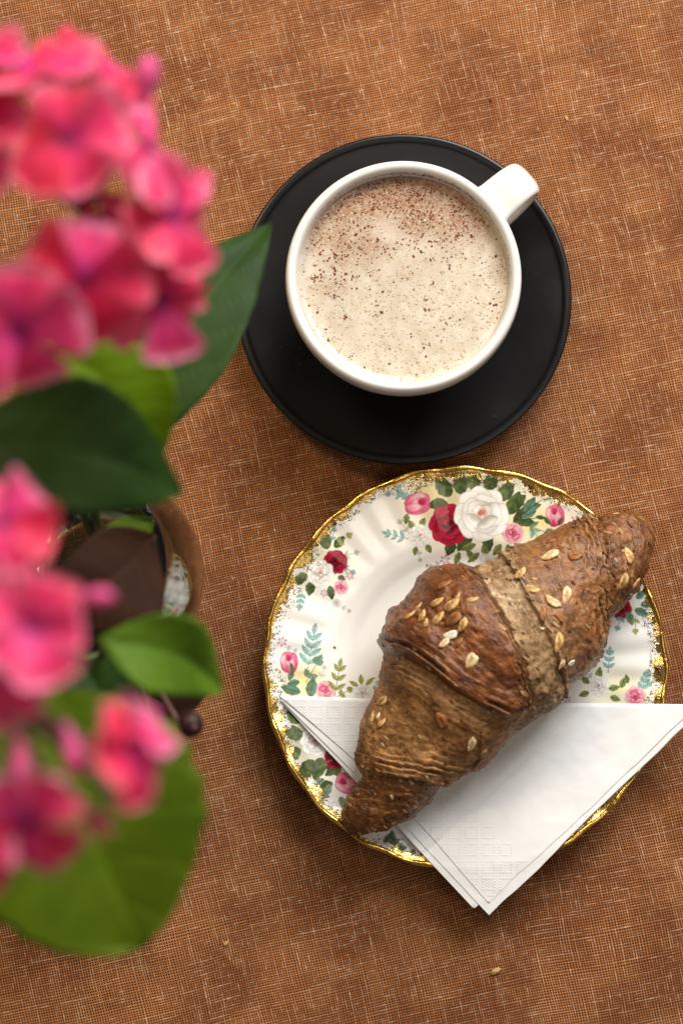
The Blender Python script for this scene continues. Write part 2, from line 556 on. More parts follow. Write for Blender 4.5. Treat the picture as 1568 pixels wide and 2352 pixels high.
# ------------------------------------------------------------------ tablecloth
nx, ny = 120, 140
gx, gy = np.meshgrid(np.linspace(-0.60, 0.60, nx), np.linspace(-0.65, 0.75, ny), indexing='ij')
gz = (fbm(gx * 9, gy * 9, 0, 3, 2) - .5) * 0.0016 - 0.0010
v = np.stack([gx, gy, gz], -1).reshape(-1, 3)
cl = obj('tablecloth', v, grid_faces(nx, ny), M_CLOTH)
# a hem and thickness below so that the sheet is a body
sol = cl.modifiers.new('thickness', 'SOLIDIFY'); sol.thickness = 0.0012; sol.offset = -1
cl['kind'] = 'structure'
tag(cl, 'orange and tan open weave linen cloth covering the whole table', 'tablecloth')

# ------------------------------------------------------------------ saucer
SC = at(927, 684, 0.0165)[:2]
SR = 385 * mpp(928, 684, 0.0165)
prof = [(0.0001, .0035), (.020, .0034), (.034, .0034), (.0365, .0040), (.0385, .0043), (.043, .0050), (.052, .0078), (.062, .0114), (SR - .0052, .0152), (SR - .0036, .0164),
        (SR - .0022, .0172), (SR - .0009, .0172), (SR - .0001, .0166), (SR, .0157), (SR - .0006, .0148), (SR - .004, .0128), (.060, .0082), (.050, .0046), (.046, .0022), (.0448, .0003),
        (.0425, .0002), (.0415, .0013), (.020, .0014), (.0001, .0014)]
P = smooth_path(prof, 110)
v, f = lathe(P, 220, *SC)
sa = obj('saucer', v, f, M_SAUCER)
tag(sa, 'round black saucer under the white coffee cup', 'saucer')

# ------------------------------------------------------------------ cup
ZR = 0.0685
CC = at(927, 632, ZR)[:2]
CR = 271 * mpp(927, 632, ZR)
Z0 = 0.0036
cup = thing('coffee_cup', 'white glazed cup full of coffee standing on the black saucer', 'cup', (CC[0], CC[1], Z0))
prof = [(0.0001, Z0 + .0022), (.022, Z0 + .0022), (.0245, Z0 + .0006), (.0262, Z0 + .0001), (.0278, Z0 + .0008), (.0292, Z0 + .004), (.0350, Z0 + .0115), (.0418, Z0 + .023), (.0468, Z0 + .036), (CR - .0006, Z0 + .049),
        (CR + .0004, ZR - .008), (CR, ZR - .0024), (CR - .0008, ZR - .0006), (CR - .0022, ZR), (CR - .0038, ZR - .0008), (CR - .0047, ZR - .003), (CR - .0052, ZR - .007),
        (CR - .0062, ZR - .016), (.0405, Z0 + .030), (.0345, Z0 + .016), (.026, Z0 + .0075), (.012, Z0 + .0055), (.0001, Z0 + .0052)]
v, f = lathe(smooth_path(prof, 130), 200, *CC)
obj('bowl', v, f, M_CUP, cup)
# handle: a flat strap that leaves the wall below the lip, arches out and returns low down
ha = math.radians(40.5)
hd = np.array([math.cos(ha), math.sin(ha), 0]); hn = np.array([-math.sin(ha), math.cos(ha), 0]); hz = np.array([0, 0, 1.0])
pth = smooth_path([(CR - .0035, ZR - .0095), (CR + .004, ZR - .0078), (CR + .0110, ZR - .0070), (CR + .0170, ZR - .0092), (CR + .0208, ZR - .0150), (CR + .0212, ZR - .0225), (CR + .0175, ZR - .031),
                   (CR + .010, ZR - .0375), (CR + .002, ZR - .0405), (CR - .0065, ZR - .0415)], 60)
wid = np.interp(np.linspace(0, 1, 60), [0, .08, .3, .5, .8, 1], [.0112, .0096, .0088, .0085, .0082, .0098])
thk = np.interp(np.linspace(0, 1, 60), [0, .1, .5, 1], [.0036, .0029, .0028, .0036])
T = np.gradient(pth, axis=0); T /= np.linalg.norm(T, axis=1)[:, None]
Nn = np.stack([-T[:, 1], T[:, 0]], -1)
th = np.linspace(0, 2 * PI, 28, endpoint=False)
cs, sn = np.sign(np.cos(th)) * np.abs(np.cos(th)) ** .85, np.sign(np.sin(th)) * np.abs(np.sin(th)) ** .85
rz = pth[:, None, :] + Nn[:, None, :] * (sn[None, :, None] * thk[:, None, None])
lat = cs[None, :] * wid[:, None]
v = np.array([CC[0], CC[1], 0]) + rz[..., :1] * hd + rz[..., 1:] * hz + lat[..., None] * hn
obj('handle', v.reshape(-1, 3), grid_faces(60, 28, False, True), M_CUP, cup)

# ------------------------------------------------------------------ coffee
ZF = ZR - .0088
CF = CR - .0055
coffee = thing('frothy_coffee', 'cream coloured milk foam dusted with cocoa filling the white cup', 'coffee', (CC[0], CC[1], ZF))
nr, nt = 110, 220
rr_ = np.linspace(0.0001, CF + .0004, nr); tt = np.linspace(0, 2 * PI, nt, endpoint=False)
rg, tg = np.meshgrid(rr_, tt, indexing='ij')
fx_, fy_ = CC[0] + rg * np.cos(tg), CC[1] + rg * np.sin(tg)


def foam_z(x, y):
    r = np.hypot(x - CC[0], y - CC[1])
    return ZF + .0008 * np.cos(np.clip(r / CF, 0, 1) * 1.5) + (fbm(x * 120, y * 120, 0, 21, 2) - .5) * .00016 + sstep(CF - .003, CF, r) * .0010


def powder(x, y):
    """how much cocoa lies at a place of the foam: heavy along the far side"""
    a = (x - CC[0]) / CF; b = (y - CC[1]) / CF
    p = sstep(-.05, .80, b + .10 * a - .12 * np.sin(3 * a) + (fbm(x * 90, y * 90, 0, 5, 3) - .5) * .7)
    p = np.maximum(p, .55 * np.exp(-(((a + .68) / .22) ** 2 + ((b + .08) / .16) ** 2)))
    p = np.maximum(p, .45 * np.exp(-(((a + .55) / .28) ** 2 + ((b - .30) / .3) ** 2)))
    p = np.maximum(p, .30 * np.exp(-(((a - .05) / .35) ** 2 + ((b - .05) / .25) ** 2)))
    p = np.maximum(p, .28 * np.exp(-(((a + .62) / .15) ** 2 + ((b + .40) / .12) ** 2)))
    return np.maximum(p, .12 * fbm(x * 60, y * 60, 0, 8, 2))


fz_ = foam_z(fx_, fy_)
v = np.stack([fx_, fy_, fz_], -1).reshape(-1, 3)
obj('foam', v, grid_faces(nr, nt, False, True)[:, ::-1], M_FOAM, coffee, attrs={'powder': powder(fx_, fy_).ravel()})


def flake(c, r, h, seed):
    r0 = random.Random(seed)
    n = 6
    v = []
    for lv, q in ((0, 1.0), (.7, .75)):
        for i in range(n):
            a = 2 * PI * i / n + r0.uniform(-.3, .3)
            g = r * q * r0.uniform(.65, 1.25)
            v.append((c[0] + g * math.cos(a), c[1] + g * math.sin(a), c[2] + lv * h * r0.uniform(.7, 1.2)))
    f = [(i, (i + 1) % n, n + (i + 1) % n, n + i) for i in range(n)] + [tuple(range(n, 2 * n))]
    return np.array(v), f


def scatter(count, weight, rmax, tries=200000):
    out = []
    while len(out) < count and tries:
        tries -= 1
        r = rmax * math.sqrt(random.random()); a = random.random() * 2 * PI
        x, y = CC[0] + r * math.cos(a), CC[1] + r * math.sin(a)
        if random.random() < weight(x, y): out.append((x, y))
    return out


FL = []
for i, (x, y) in enumerate(scatter(1700, lambda x, y: float(powder(x, y)) ** 1.5 + .006, CF * .985)):
    s = random.choice([.00014, .00018, .00022, .00028, .00036, .00048])
    FL.append(flake((x, y, float(foam_z(x, y)) - .00003), s, s * .6, i))
for i, (x, y) in enumerate(scatter(130, lambda x, y: .12 + .6 * float(powder(x, y)), CF * .97)):
    s = random.uniform(.0004, .00085)
    for q in range(random.choice([1, 1, 2, 3])):
        xx, yy = x + random.gauss(0, .0011) * (q > 0), y + random.gauss(0, .0011) * (q > 0)
        FL.append(flake((xx, yy, float(foam_z(xx, yy)) - .00003), s * random.uniform(.6, 1), s * .5, 9000 + i * 5 + q))
v, f = join(FL)
obj('cocoa_flakes', v, f, M_COCOA, coffee, smooth=False, kind='stuff')
# small bubbles of the froth, one mass; the few large ones singly


def dome(c, r):
    n = 8
    v = [(c[0], c[1], c[2] + r * .40)]; f = []
    for q, hh in ((.55, .33), (.9, .15), (1.05, -.05)):
        for i in range(n):
            a = 2 * PI * i / n
            v.append((c[0] + r * q * math.cos(a), c[1] + r * q * math.sin(a), c[2] + r * hh))
    for i in range(n):
        j = (i + 1) % n
        f += [(0, 1 + i, 1 + j), (1 + i, 1 + n + i, 1 + n + j, 1 + j), (1 + n + i, 1 + 2 * n + i, 1 + 2 * n + j, 1 + n + j)]
    return np.array(v), f


BB = []
for x, y in scatter(1300, lambda x, y: 1 - .75 * float(powder(x, y)), CF * .985):
    BB.append(dome((x, y, float(foam_z(x, y))), random.choice([.00022, .00028, .00034, .0004, .0005])))
v, f = join(BB)
obj('froth_bubbles', v, f, M_BUB, coffee, kind='stuff')
for (qx, qy, qr, dk) in [(385, 685, 14, 1), (396, 630, 11, 1), (435, 678, 9, 0), (484, 740, 9, 0), (516, 815, 7, 0), (667, 853, 8, 0), (751, 858, 7, 0), (878, 780, 13, 1), (950, 738, 10, 0),
                         (930, 937, 10, 0), (866, 971, 10, 0), (843, 1053, 11, 0), (944, 870, 10, 0), (872, 440, 11, 1), (826, 493, 9, 0), (928, 527, 10, 1), (1167, 660, 7, 0), (1184, 703, 7, 0),
                         (1085, 912, 7, 0), (660, 907, 6, 0), (687, 946, 6, 0), (1148, 878, 8, 0), (1045, 1002, 6, 0), (641, 658, 7, 0)]:
    X_, Y_ = (560 + qx / 1.742) * .9185, (300 + qy / 1.742) * .9185
    p = at(X_, Y_, ZF + .0005)
    r_ = qr / 1.742 * .9185 * mpp(X_, Y_, ZF) * .95
    v, f = dome((p[0], p[1], float(foam_z(p[0], p[1])) - .1 * r_), r_)
    obj('bubble', v, f, M_BUBD if dk else M_BUB, coffee)
# dried cocoa left on the inside wall along the far side
FL = []
for i in range(420):
    a = math.radians(random.gauss(68, 38))
    if not -5 < math.degrees(a) < 150: continue
    h = min(max(random.gauss(.0046, .0006), .0012), .0072) if random.random() < .8 else random.uniform(.0012, .007)
    z = ZF + h
    r = np.interp(ZR - z, [.003, .007, .016], [CR - .0047, CR - .0052, CR - .0062]) - .00005
    s = random.uniform(.00016, .0004)
    v, f = flake((0, 0, 0), s, s * .5, 70000 + i)
    B = np.array([[-math.sin(a), math.cos(a), 0], [0, 0, 1], [-math.cos(a), -math.sin(a), 0]])
    v = v @ B + np.array([CC[0] + r * math.cos(a), CC[1] + r * math.sin(a), z])
    FL.append((v, f))
v, f = join(FL)
obj('cocoa_residue', v, f, M_COCOA, cup, smooth=False, kind='stuff')

# ------------------------------------------------------------------ plate
ZP = 0.019
PCN = at(1068, 1531, ZP)[:2]
PR = 460 * mpp(1068, 1531, ZP)
nt = 1500
q_in = np.linspace(0.001, .46, 24); q_out = np.linspace(.46, 1, 196)[1:]
q = np.concatenate([q_in, q_out])
fine_q = np.linspace(0, 1, 600)
zz = np.interp(fine_q, [0, .40, .455, .50, .545, .60, .66, .70, .82, .93, 1], [.0030, .0030, .0034, .0044, .0058, .0088, .0113, .0122, .0144, .0167, .0190])
ker = np.hanning(33); ker /= ker.sum()
zz = np.convolve(np.pad(zz, 16, mode='edge'), ker, 'valid')
th = np.linspace(0, 2 * PI, nt, endpoint=False)
qg, tg = np.meshgrid(q, th, indexing='ij')


FLA = .00045


def flute(t): return np.cos(36 * t + .6 * np.sin(6 * t))


zg = np.interp(qg, fine_q, zz) + flute(tg) * FLA * sstep(.64, .80, qg) * (1 - .25 * sstep(.93, 1, qg))
edge_r = PR * (1 + .0045 * np.cos(24 * tg + .4) + .003 * np.cos(6 * tg + 1.0))
rgd = qg * (PR + (edge_r - PR) * sstep(.75, 1, qg))
top = np.stack([PCN[0] + rgd * np.cos(tg), PCN[1] + rgd * np.sin(tg), zg], -1)
e1 = np.stack([edge_r[0], zg[-1]], -1)
under = []
for dr, dz in ((.0004, -.0008), (.0001, -.0018), (-.002, -.0030), (-.012, -.0052)):
    under.append(np.stack([PCN[0] + (edge_r[0] + dr) * np.cos(th), PCN[1] + (edge_r[0] + dr) * np.sin(th), zg[-1] + dz], -1))
for r_, z_ in ((.070, .0090), (.062, .0062), (.054, .0028), (.0515, .0006), (.0495, .0006), (.048, .0016), (.0005, .0016)):
    under.append(np.stack([PCN[0] + r_ * np.cos(th), PCN[1] + r_ * np.sin(th), z_ + 0 * th], -1))
allv = np.concatenate([top, np.stack(under)], 0)
nrow = allv.shape[0]
flat = allv.reshape(-1, 3)
PXX, PYY = proj(flat)
rad_attr = np.concatenate([qg.ravel(), np.full(len(under) * nt, 1.0)])
rad_attr[(len(q) + 4) * nt:] = .2
# --- the printed roses, laid down like paint: soft-edged petals, leaves and sprigs
paint = np.tile(np.array([0.86, 0.845, 0.81]), (len(flat), 1))
ntop = len(q) * nt
tx, ty = PXX[:ntop], PYY[:ntop]
lin = lambda r, g, b: np.array([(c / 255 / 12.92 if c / 255 < .04045 else ((c / 255 + .055) / 1.055) ** 2.4) for c in (r, g, b)])


def near(cx, cy, R):
    return np.nonzero((np.abs(tx - cx) < R) & (np.abs(ty - cy) < R))[0]


def lay(idx, m, c):
    m = m[:, None]
    paint[idx] = paint[idx] * (1 - m) + c * m


def wash(cx, cy, rx, ry, c, a, ang=0):
    i = near(cx, cy, max(rx, ry) * 2.2)
    dx, dy = tx[i] - cx, ty[i] - cy
    u_, v_ = dx * math.cos(ang) + dy * math.sin(ang), -dx * math.sin(ang) + dy * math.cos(ang)
    m = a * np.exp(-((u_ / rx) ** 2 + (v_ / ry) ** 2) * 1.2) * (.6 + .8 * fbm(tx[i] / 14, ty[i] / 14, 0, 2, 2))
    lay(i, np.clip(m, 0, 1), c)


def pleaf(x, y, L, W, deg, c0, c1, line, al=1.0):
    """painted leaf from base (x,y); deg counter-clockwise from +x in the picture"""
    a = math.radians(deg)
    i = near(x + L / 2 * math.cos(a), y - L / 2 * math.sin(a), L)
    dx, dy = tx[i] - x, -(ty[i] - y)
    u_ = (dx * math.cos(a) + dy * math.sin(a)) / L
    v_ = -dx * math.sin(a) + dy * math.cos(a)
    uu = np.clip(u_, 0, 1)
    hw = W * np.sin(PI * uu ** .8) ** .8 * (1 + .06 * np.sin(uu * 22))
    d = hw - np.abs(v_)
    m = sstep(-.3, 1.6, d) * (u_ > 0) * (u_ < 1)
    s = np.clip(.5 + v_ / (2 * W) + .25 * np.sin(uu * 17 + np.abs(v_) / W * 5) * (W > 6), 0, 1)[:, None]
    c = c0 * (1 - s) + c1 * s
    ln = np.maximum((1 - sstep(.3, 1.3, np.abs(v_))) * .8, (1 - sstep(.2, 2.0, d)) * .7)
    if W > 8:
        vein = np.abs(((uu * 5 - np.abs(v_) / W * .8) % 1) - .5)
        ln = np.maximum(ln, (1 - sstep(.02, .10, vein)) * .35)
    ln = ln[:, None]
    lay(i, m * al, c * (1 - ln) + line * ln)


def petal(x, y, rx, ry, deg, ci, co, line, la=.7, al=1.0):
    """painted petal: rounded lobe, ci at its inner end, co at its outer lip"""
    a = math.radians(deg)
    i = near(x, y, max(rx, ry) * 1.35)
    dx, dy = tx[i] - x, -(ty[i] - y)
    u_ = (dx * math.cos(a) + dy * math.sin(a)) / rx
    v_ = (-dx * math.sin(a) + dy * math.cos(a)) / ry
    r_ = np.sqrt(u_ * u_ + v_ * v_) * (1 + .06 * np.cos(4 * np.arctan2(v_, u_) + deg))
    px1 = 1.4 / min(rx, ry)
    m = 1 - sstep(1 - px1, 1 + px1 * .4, r_)
    s = sstep(-.7, .75, u_ + .15 * np.sin(v_ * 5))[:, None]
    c = ci * (1 - s) + co * s
    ln = (sstep(1 - 2.4 * px1, 1 - .7 * px1, r_) * la * .7)[:, None]
    lay(i, m * al, c * (1 - ln) + line * ln)


def rose(x, y, R, pal, seed=0, al=1.0):
    lo, mid, hi, line, heart = pal
    r0 = random.Random(seed)
    n = 8
    o = r0.uniform(0, 360)
    for j in range(n):                                   # outer lobes
        d = o + j * 360 / n + r0.uniform(-8, 8)
        petal(x + .60 * R * math.cos(math.radians(d)), y - .60 * R * math.sin(math.radians(d)), .44 * R, .47 * R, d, lo, hi, line, .55, al)
    for j in range(5):
        d = o + 30 + j * 72 + r0.uniform(-10, 10)
        petal(x + .36 * R * math.cos(math.radians(d)), y - .36 * R * math.sin(math.radians(d)), .40 * R, .48 * R, d, lo, mid if j % 2 else hi, line, .6, al)
    # cup of the bloom: nested turned-in petals around the heart
    for (q_, a_, c_) in ((.46, 100, mid), (.38, 200, hi), (.31, 330, mid), (.24, 90, hi), (.17, 215, mid)):
        dd = math.radians(o + a_)
        petal(x + .10 * R * math.cos(dd), y - .10 * R * math.sin(dd) - .05 * R, q_ * R, q_ * R * .92, o + a_, lo * .55 + heart * .45, c_, line, .75, al)
    petal(x - .02 * R, y - .06 * R, .13 * R, .11 * R, 30, heart * .7, heart, line, .4, al)
    # folded front petals
    petal(x - .22 * R, y + .26 * R, .22 * R, .46 * R, 235, lo, hi, line, .6, al)
    petal(x + .22 * R, y + .30 * R, .20 * R, .44 * R, 300, lo, hi, line, .6, al)


def rosebud(x, y, R, pal, deg=90, al=1.0):
    lo, mid, hi, line, heart = pal
    a = math.radians(deg); b = a - PI / 2
    petal(x, y, R, .80 * R, deg, lo, mid, line, .7, al)
    for sgn in (1, -1):
        petal(x + sgn * .34 * R * math.cos(b) - .06 * R * math.cos(a), y - sgn * .34 * R * math.sin(b) + .06 * R * math.sin(a), .86 * R, .44 * R, deg - sgn * 10, lo, mid if sgn > 0 else hi, line, .7, al)
    petal(x + .12 * R * math.cos(a), y - .12 * R * math.sin(a), .62 * R, .36 * R, deg + 8, hi, mid, line, .7, al)
    petal(x + .34 * R * math.cos(a), y - .34 * R * math.sin(a), .30 * R, .24 * R, deg, heart, lo, line, .5, al)
    petal(x - .30 * R * math.cos(a) + .16 * R * math.cos(b), y + .30 * R * math.sin(a) - .16 * R * math.sin(b), .60 * R, .30 * R, deg - 16, mid, hi, line, .6, al)


def stemline(x0, y0, x1, y1, c, wd=1.3, al=.85, bend=0.0):
    L = math.hypot(x1 - x0, y1 - y0)
    i = near((x0 + x1) / 2, (y0 + y1) / 2, L)
    ux, uy = (x1 - x0) / L, (y1 - y0) / L
    s = (tx[i] - x0) * ux + (ty[i] - y0) * uy
    d = (tx[i] - x0) * -uy + (ty[i] - y0) * ux - bend * L * np.sin(PI * np.clip(s / L, 0, 1))
    lay(i, (1 - sstep(wd * .5, wd, np.abs(d))) * (s > 0) * (s < L) * al, c)


TEAL, TEALD, GREY = lin(158, 204, 198), lin(98, 152, 148), lin(188, 188, 190)
GRD, GRM, GRL, GRY = lin(52, 72, 46), lin(98, 116, 62), lin(140, 150, 84), lin(182, 178, 82)
GLINE = lin(50, 58, 38)


def sprig(x, y, deg, L, c0, c1, n=3, W=None, line=None, al=.9):
    a = math.radians(deg)
    x1, y1 = x + L * math.cos(a), y - L * math.sin(a)
    stemline(x, y, x1, y1, c1 * .8, 1.2, al)
    W = W or L * .09
    ll = L * .38
    for j in range(n):
        t = .22 + .6 * j / max(1, n - 1) if n > 1 else .5
        bx, by = x + t * L * math.cos(a), y - t * L * math.sin(a)
        for sg in (-1, 1):
            pleaf(bx, by, ll * (1.1 - .35 * t), W, deg + sg * (52 - 14 * t), c0, c1, c1 * .55 if line is None else line, al)
    pleaf(x1 - 3 * math.cos(a), y1 + 3 * math.sin(a), ll * .8, W, deg, c0, c1, c1 * .55 if line is None else line, al)


def tiny(x, y, R, al=.85):
    for j in range(6):
        d = j * 60 + 20
        petal(x + .62 * R * math.cos(math.radians(d)), y - .62 * R * math.sin(math.radians(d)), .36 * R, .24 * R, d, lin(200, 130, 180), lin(190, 110, 170), lin(150, 90, 140), .3, al)
    petal(x, y, .22 * R, .22 * R, 0, lin(235, 215, 120), lin(235, 215, 120), lin(200, 180, 90), .2, al)


WHITE = (lin(176, 170, 160), lin(222, 219, 212), lin(240, 238, 233), lin(132, 124, 122), lin(220, 120, 110))
WHITE2 = (lin(190, 188, 180), lin(225, 222, 216), lin(238, 236, 232), lin(150, 146, 142), lin(205, 70, 100))
RED = (lin(82, 6, 18), lin(140, 12, 36), lin(176, 28, 62), lin(58, 2, 12), lin(60, 3, 14))
PINK = (lin(196, 60, 102), lin(222, 116, 146), lin(240, 190, 200), lin(158, 36, 74), lin(180, 30, 74))
YW = lin(232, 218, 140)

# top bouquet
wash(1090, 1180, 150, 75, YW, .75); wash(985, 1130, 60, 40, YW, .6); wash(1235, 1200, 70, 45, YW, .8); wash(1020, 1180, 60, 60, lin(150, 120, 70), .35); wash(1095, 1120, 70, 30, GRM, .35)
for a in [(935, 1140, 34, 7, 150, 0), (948, 1135, 30, 7, 205, 0), (1240, 1140, 26, 6, 60, 0), (1250, 1148, 24, 6, 20, 0)]:
    pleaf(*a[:5], TEAL, TEALD, TEALD * .5)
sprig(935, 1150, 120, 40, TEAL, TEALD, 2, 4); sprig(925, 1140, 170, 36, TEAL, TEALD, 2, 4)
sprig(958, 1128, 70, 34, lin(220, 222, 205), GRL, 2, 5)
for a in [(1035, 1140, 58, 19, 128), (1058, 1136, 56, 19, 92), (1092, 1128, 50, 17, 104), (1118, 1128, 50, 17, 68), (1030, 1162, 46, 15, 172), (1145, 1150, 56, 18, 52), (1165, 1170, 54, 17, 38), (1168, 1182, 60, 17, 65)]:
    pleaf(*a, GRD, GRM, GLINE)
for a in [(1178, 1200, 66, 15, 40), (1180, 1192, 52, 13, -12), (1022, 1150, 44, 13, 200), (1080, 1215, 60, 17, -120), (1115, 1225, 44, 14, -78), (1150, 1215, 48, 15, -30), (1040, 1240, 40, 14, -110)]:
    pleaf(*a, GRM * .8, GRD, GLINE)
for a in [(1200, 1168, 44, 12, 12), (1196, 1190, 40, 9, 25), (1204, 1180, 46, 13, 58)]:
    pleaf(*a, TEALD * .9, GRM, GLINE)
for a in [(1055, 1268, 34, 8, -110), (1072, 1262, 34, 8, -60), (1100, 1270, 36, 8, -140), (1092, 1250, 40, 9, 200), (1108, 1252, 34, 9, -70), (1150, 1250, 34, 9, -125), (1165, 1250, 36, 9, -80), (1180, 1248, 34, 8, -40),
          (955, 1255, 22, 7, -100), (978, 1250, 24, 8, -60), (950, 1215, 24, 8, 120), (965, 1208, 22, 8, 60), (935, 1180, 26, 8, 260), (995, 1180, 22, 7, -40)]:
    pleaf(*a, GRL, GRM, GLINE)
stemline(1180, 1195, 1240, 1150, GLINE, 1.6); stemline(1185, 1195, 1250, 1188, GLINE, 1.4)
sprig(1205, 1205, -20, 60, TEALD, GRM, 2, 6); sprig(1215, 1210, -50, 50, TEAL, TEALD, 2, 6); sprig(1180, 1240, -60, 44, GREY, GREY * .8, 2, 4, None, .6); sprig(1252, 1150, 40, 34, GREY, GREY * .8, 2, 4, None, .6)
sprig(938, 1238, 165, 52, TEAL, TEALD, 3, 5); sprig(940, 1225, 130, 36, GREY, GREY * .8, 2, 4, None, .7); sprig(960, 1262, -80, 26, GREY, GREY * .8, 2, 4, None, .7)
rosebud(958, 1157, 32, PINK, 20)
rose(1177, 1225, 24, PINK, 4)
rose(1032, 1205, 47, RED, 3)
rose(1105, 1181, 62, WHITE, 1)
rose(965, 1231, 26, WHITE2, 5)
rosebud(1274, 1184, 27, PINK, 100)
for a in [(1262, 1204, 24, 6, 130), (1280, 1206, 22, 5, 60), (1250, 1190, 22, 6, 170)]: pleaf(*a, GRM, GRD, GLINE)
tiny(1021, 1286, 13); sprig(1012, 1292, 200, 26, GREY, GREY * .8, 2, 4, None, .7); sprig(1028, 1296, -50, 34, GREY, GREY * .8, 2, 4, None, .7)
tiny(1322, 1196, 13); sprig(1318, 1206, -70, 26, GREY, GREY * .8, 2, 4, None, .6)
rose(1118, 1292, 22, (lin(205, 208, 205), lin(225, 226, 222), lin(235, 235, 230), lin(165, 175, 178), lin(215, 140, 165)), 9, .8)
sprig(1140, 1290, 30, 28, GRY, GRL, 2, 4)

# left bouquet
wash(750, 1290, 55, 60, YW, .45); wash(700, 1300, 40, 46, GRD, .35)
for a in [(752, 1262, 50, 15, 105), (768, 1258, 36, 11, 50), (705, 1318, 30, 12, 215), (702, 1300, 34, 12, 150), (715, 1336, 34, 12, -100), (700, 1330, 30, 12, 190), (757, 1345, 34, 10, -80), (775, 1325, 20, 8, -20), (716, 1290, 44, 14, 128)]:
    pleaf(*a, GRM, GRD, GLINE)
sprig(770, 1252, 35, 40, GRY, GRL, 2, 5); sprig(785, 1278, 15, 36, TEAL, GREY, 2, 4); sprig(760, 1245, 75, 30, TEAL, TEALD, 2, 4); sprig(694, 1356, -100, 40, TEAL, TEALD, 3, 5); sprig(786, 1300, -30, 30, TEAL, TEALD, 2, 4)
rose(770, 1291, 28, RED, 11)
rose(736, 1317, 31, WHITE, 12)
rose(783, 1349, 17, PINK, 13)
tiny(803, 1322, 11); tiny(744, 1362, 10)
rose(773, 1386, 11, WHITE2, 14, .8); sprig(782, 1392, -30, 24, GREY, GREY * .8, 2, 4, None, .6)
# lower left sprays
wash(700, 1560, 60, 45, YW, .75)
tiny(648, 1474, 13); sprig(655, 1486, -20, 26, GREY, GREY * .8, 2, 4, None, .6)
sprig(705, 1545, 80, 92, TEAL, TEALD, 4, 7); sprig(702, 1568, 60, 60, TEALD, GRM, 2, 8); sprig(735, 1560, 70, 30, GREY, GREY * .8, 2, 4, None, .6)
for a in [(690, 1590, 48, 13, 165), (712, 1600, 46, 14, 80), (688, 1566, 30, 9, 190), (672, 1540, 26, 8, -110)]: pleaf(*a, TEALD * .8, GRM, GLINE)
rosebud(664, 1521, 26, PINK, 95); pleaf(672, 1546, 26, 6, 100, GRD, GRM, GLINE)
rose(747, 1585, 22, PINK, 21)
sprig(768, 1600, 80, 72, GRY, GRM, 3, 6); sprig(775, 1600, 30, 34, GRY, GRM, 2, 6)
rose(832, 1592, 21, WHITE2, 22)
for a in [(822, 1576, 24, 6, 150), (830, 1572, 24, 7, 95), (840, 1574, 26, 6, 45)]: pleaf(*a, GRY, GRL, GRM * .6)
sprig(858, 1590, 60, 28, TEAL, TEALD, 2, 4)
# bottom left bouquet, half under the napkin
wash(720, 1710, 80, 80, YW, .4); wash(690, 1690, 46, 70, GRD, .45)
for a in [(690, 1660, 44, 15, 140), (700, 1690, 50, 16, 170), (690, 1720, 50, 16, 215), (720, 1745, 56, 18, 235), (740, 1740, 56, 18, -110), (755, 1740, 52, 17, -60), (676, 1640, 40, 13, 110), (770, 1765, 30, 10, 215), (765, 1800, 40, 11, 190),
          (690, 1700, 40, 14, 120), (705, 1760, 40, 14, 250)]:
    pleaf(*a, GRD, GRM, GLINE)
for a in [(760, 1800, 44, 10, -120), (780, 1830, 40, 10, -60), (745, 1790, 36, 9, 200)]: pleaf(*a, GRL, TEALD, GLINE)
rose(724, 1703, 34, WHITE, 31); rose(770, 1740, 26, RED, 32); rosebud(797, 1800, 30, PINK, 150)
for j in range(7): pleaf(880 + j * 18, 1935 + 4 * j, 34, 9, 40 + 47 * j, TEALD, GRM, GLINE)
# right hand sprays
wash(1430, 1390, 40, 34, GRD, .35); wash(1420, 1585, 70, 50, YW, .6)
rose(1426, 1399, 24, RED, 41)
for a in [(1440, 1405, 34, 10, -70), (1456, 1400, 34, 10, -20), (1460, 1375, 30, 9, 40), (1470, 1390, 34, 10, 10)]: pleaf(*a, TEALD, GRM, GLINE)
sprig(1428, 1412, -110, 34, TEAL, TEALD, 2, 5); sprig(1458, 1415, -90, 36, GRY, GRL, 2, 5); sprig(1480, 1408, -30, 30, TEAL, TEALD, 2, 5)
sprig(1395, 1545, 85, 50, TEAL, TEALD, 3, 5); sprig(1360, 1560, 130, 30, GREY, GREY * .8, 2, 4, None, .7)
for a in [(1372, 1560, 30, 9, 80), (1352, 1570, 26, 8, 140), (1352, 1590, 26, 8, 200), (1396, 1582, 28, 8, 10), (1400, 1600, 26, 8, -20), (1425, 1580, 26, 8, 70), (1440, 1570, 22, 7, 100)]: pleaf(*a, GRM, GRL, GLINE)
sprig(1470, 1590, 70, 46, TEAL, TEALD, 3, 7); sprig(1480, 1575, 30, 30, TEAL, TEALD, 2, 6)
rose(1374, 1576, 24, WHITE2, 42); rose(1458, 1600, 24, PINK, 43)
tiny(1300, 1605, 11); sprig(1295, 1595, 110, 26, GREY, GREY * .8, 2, 4, None, .6)

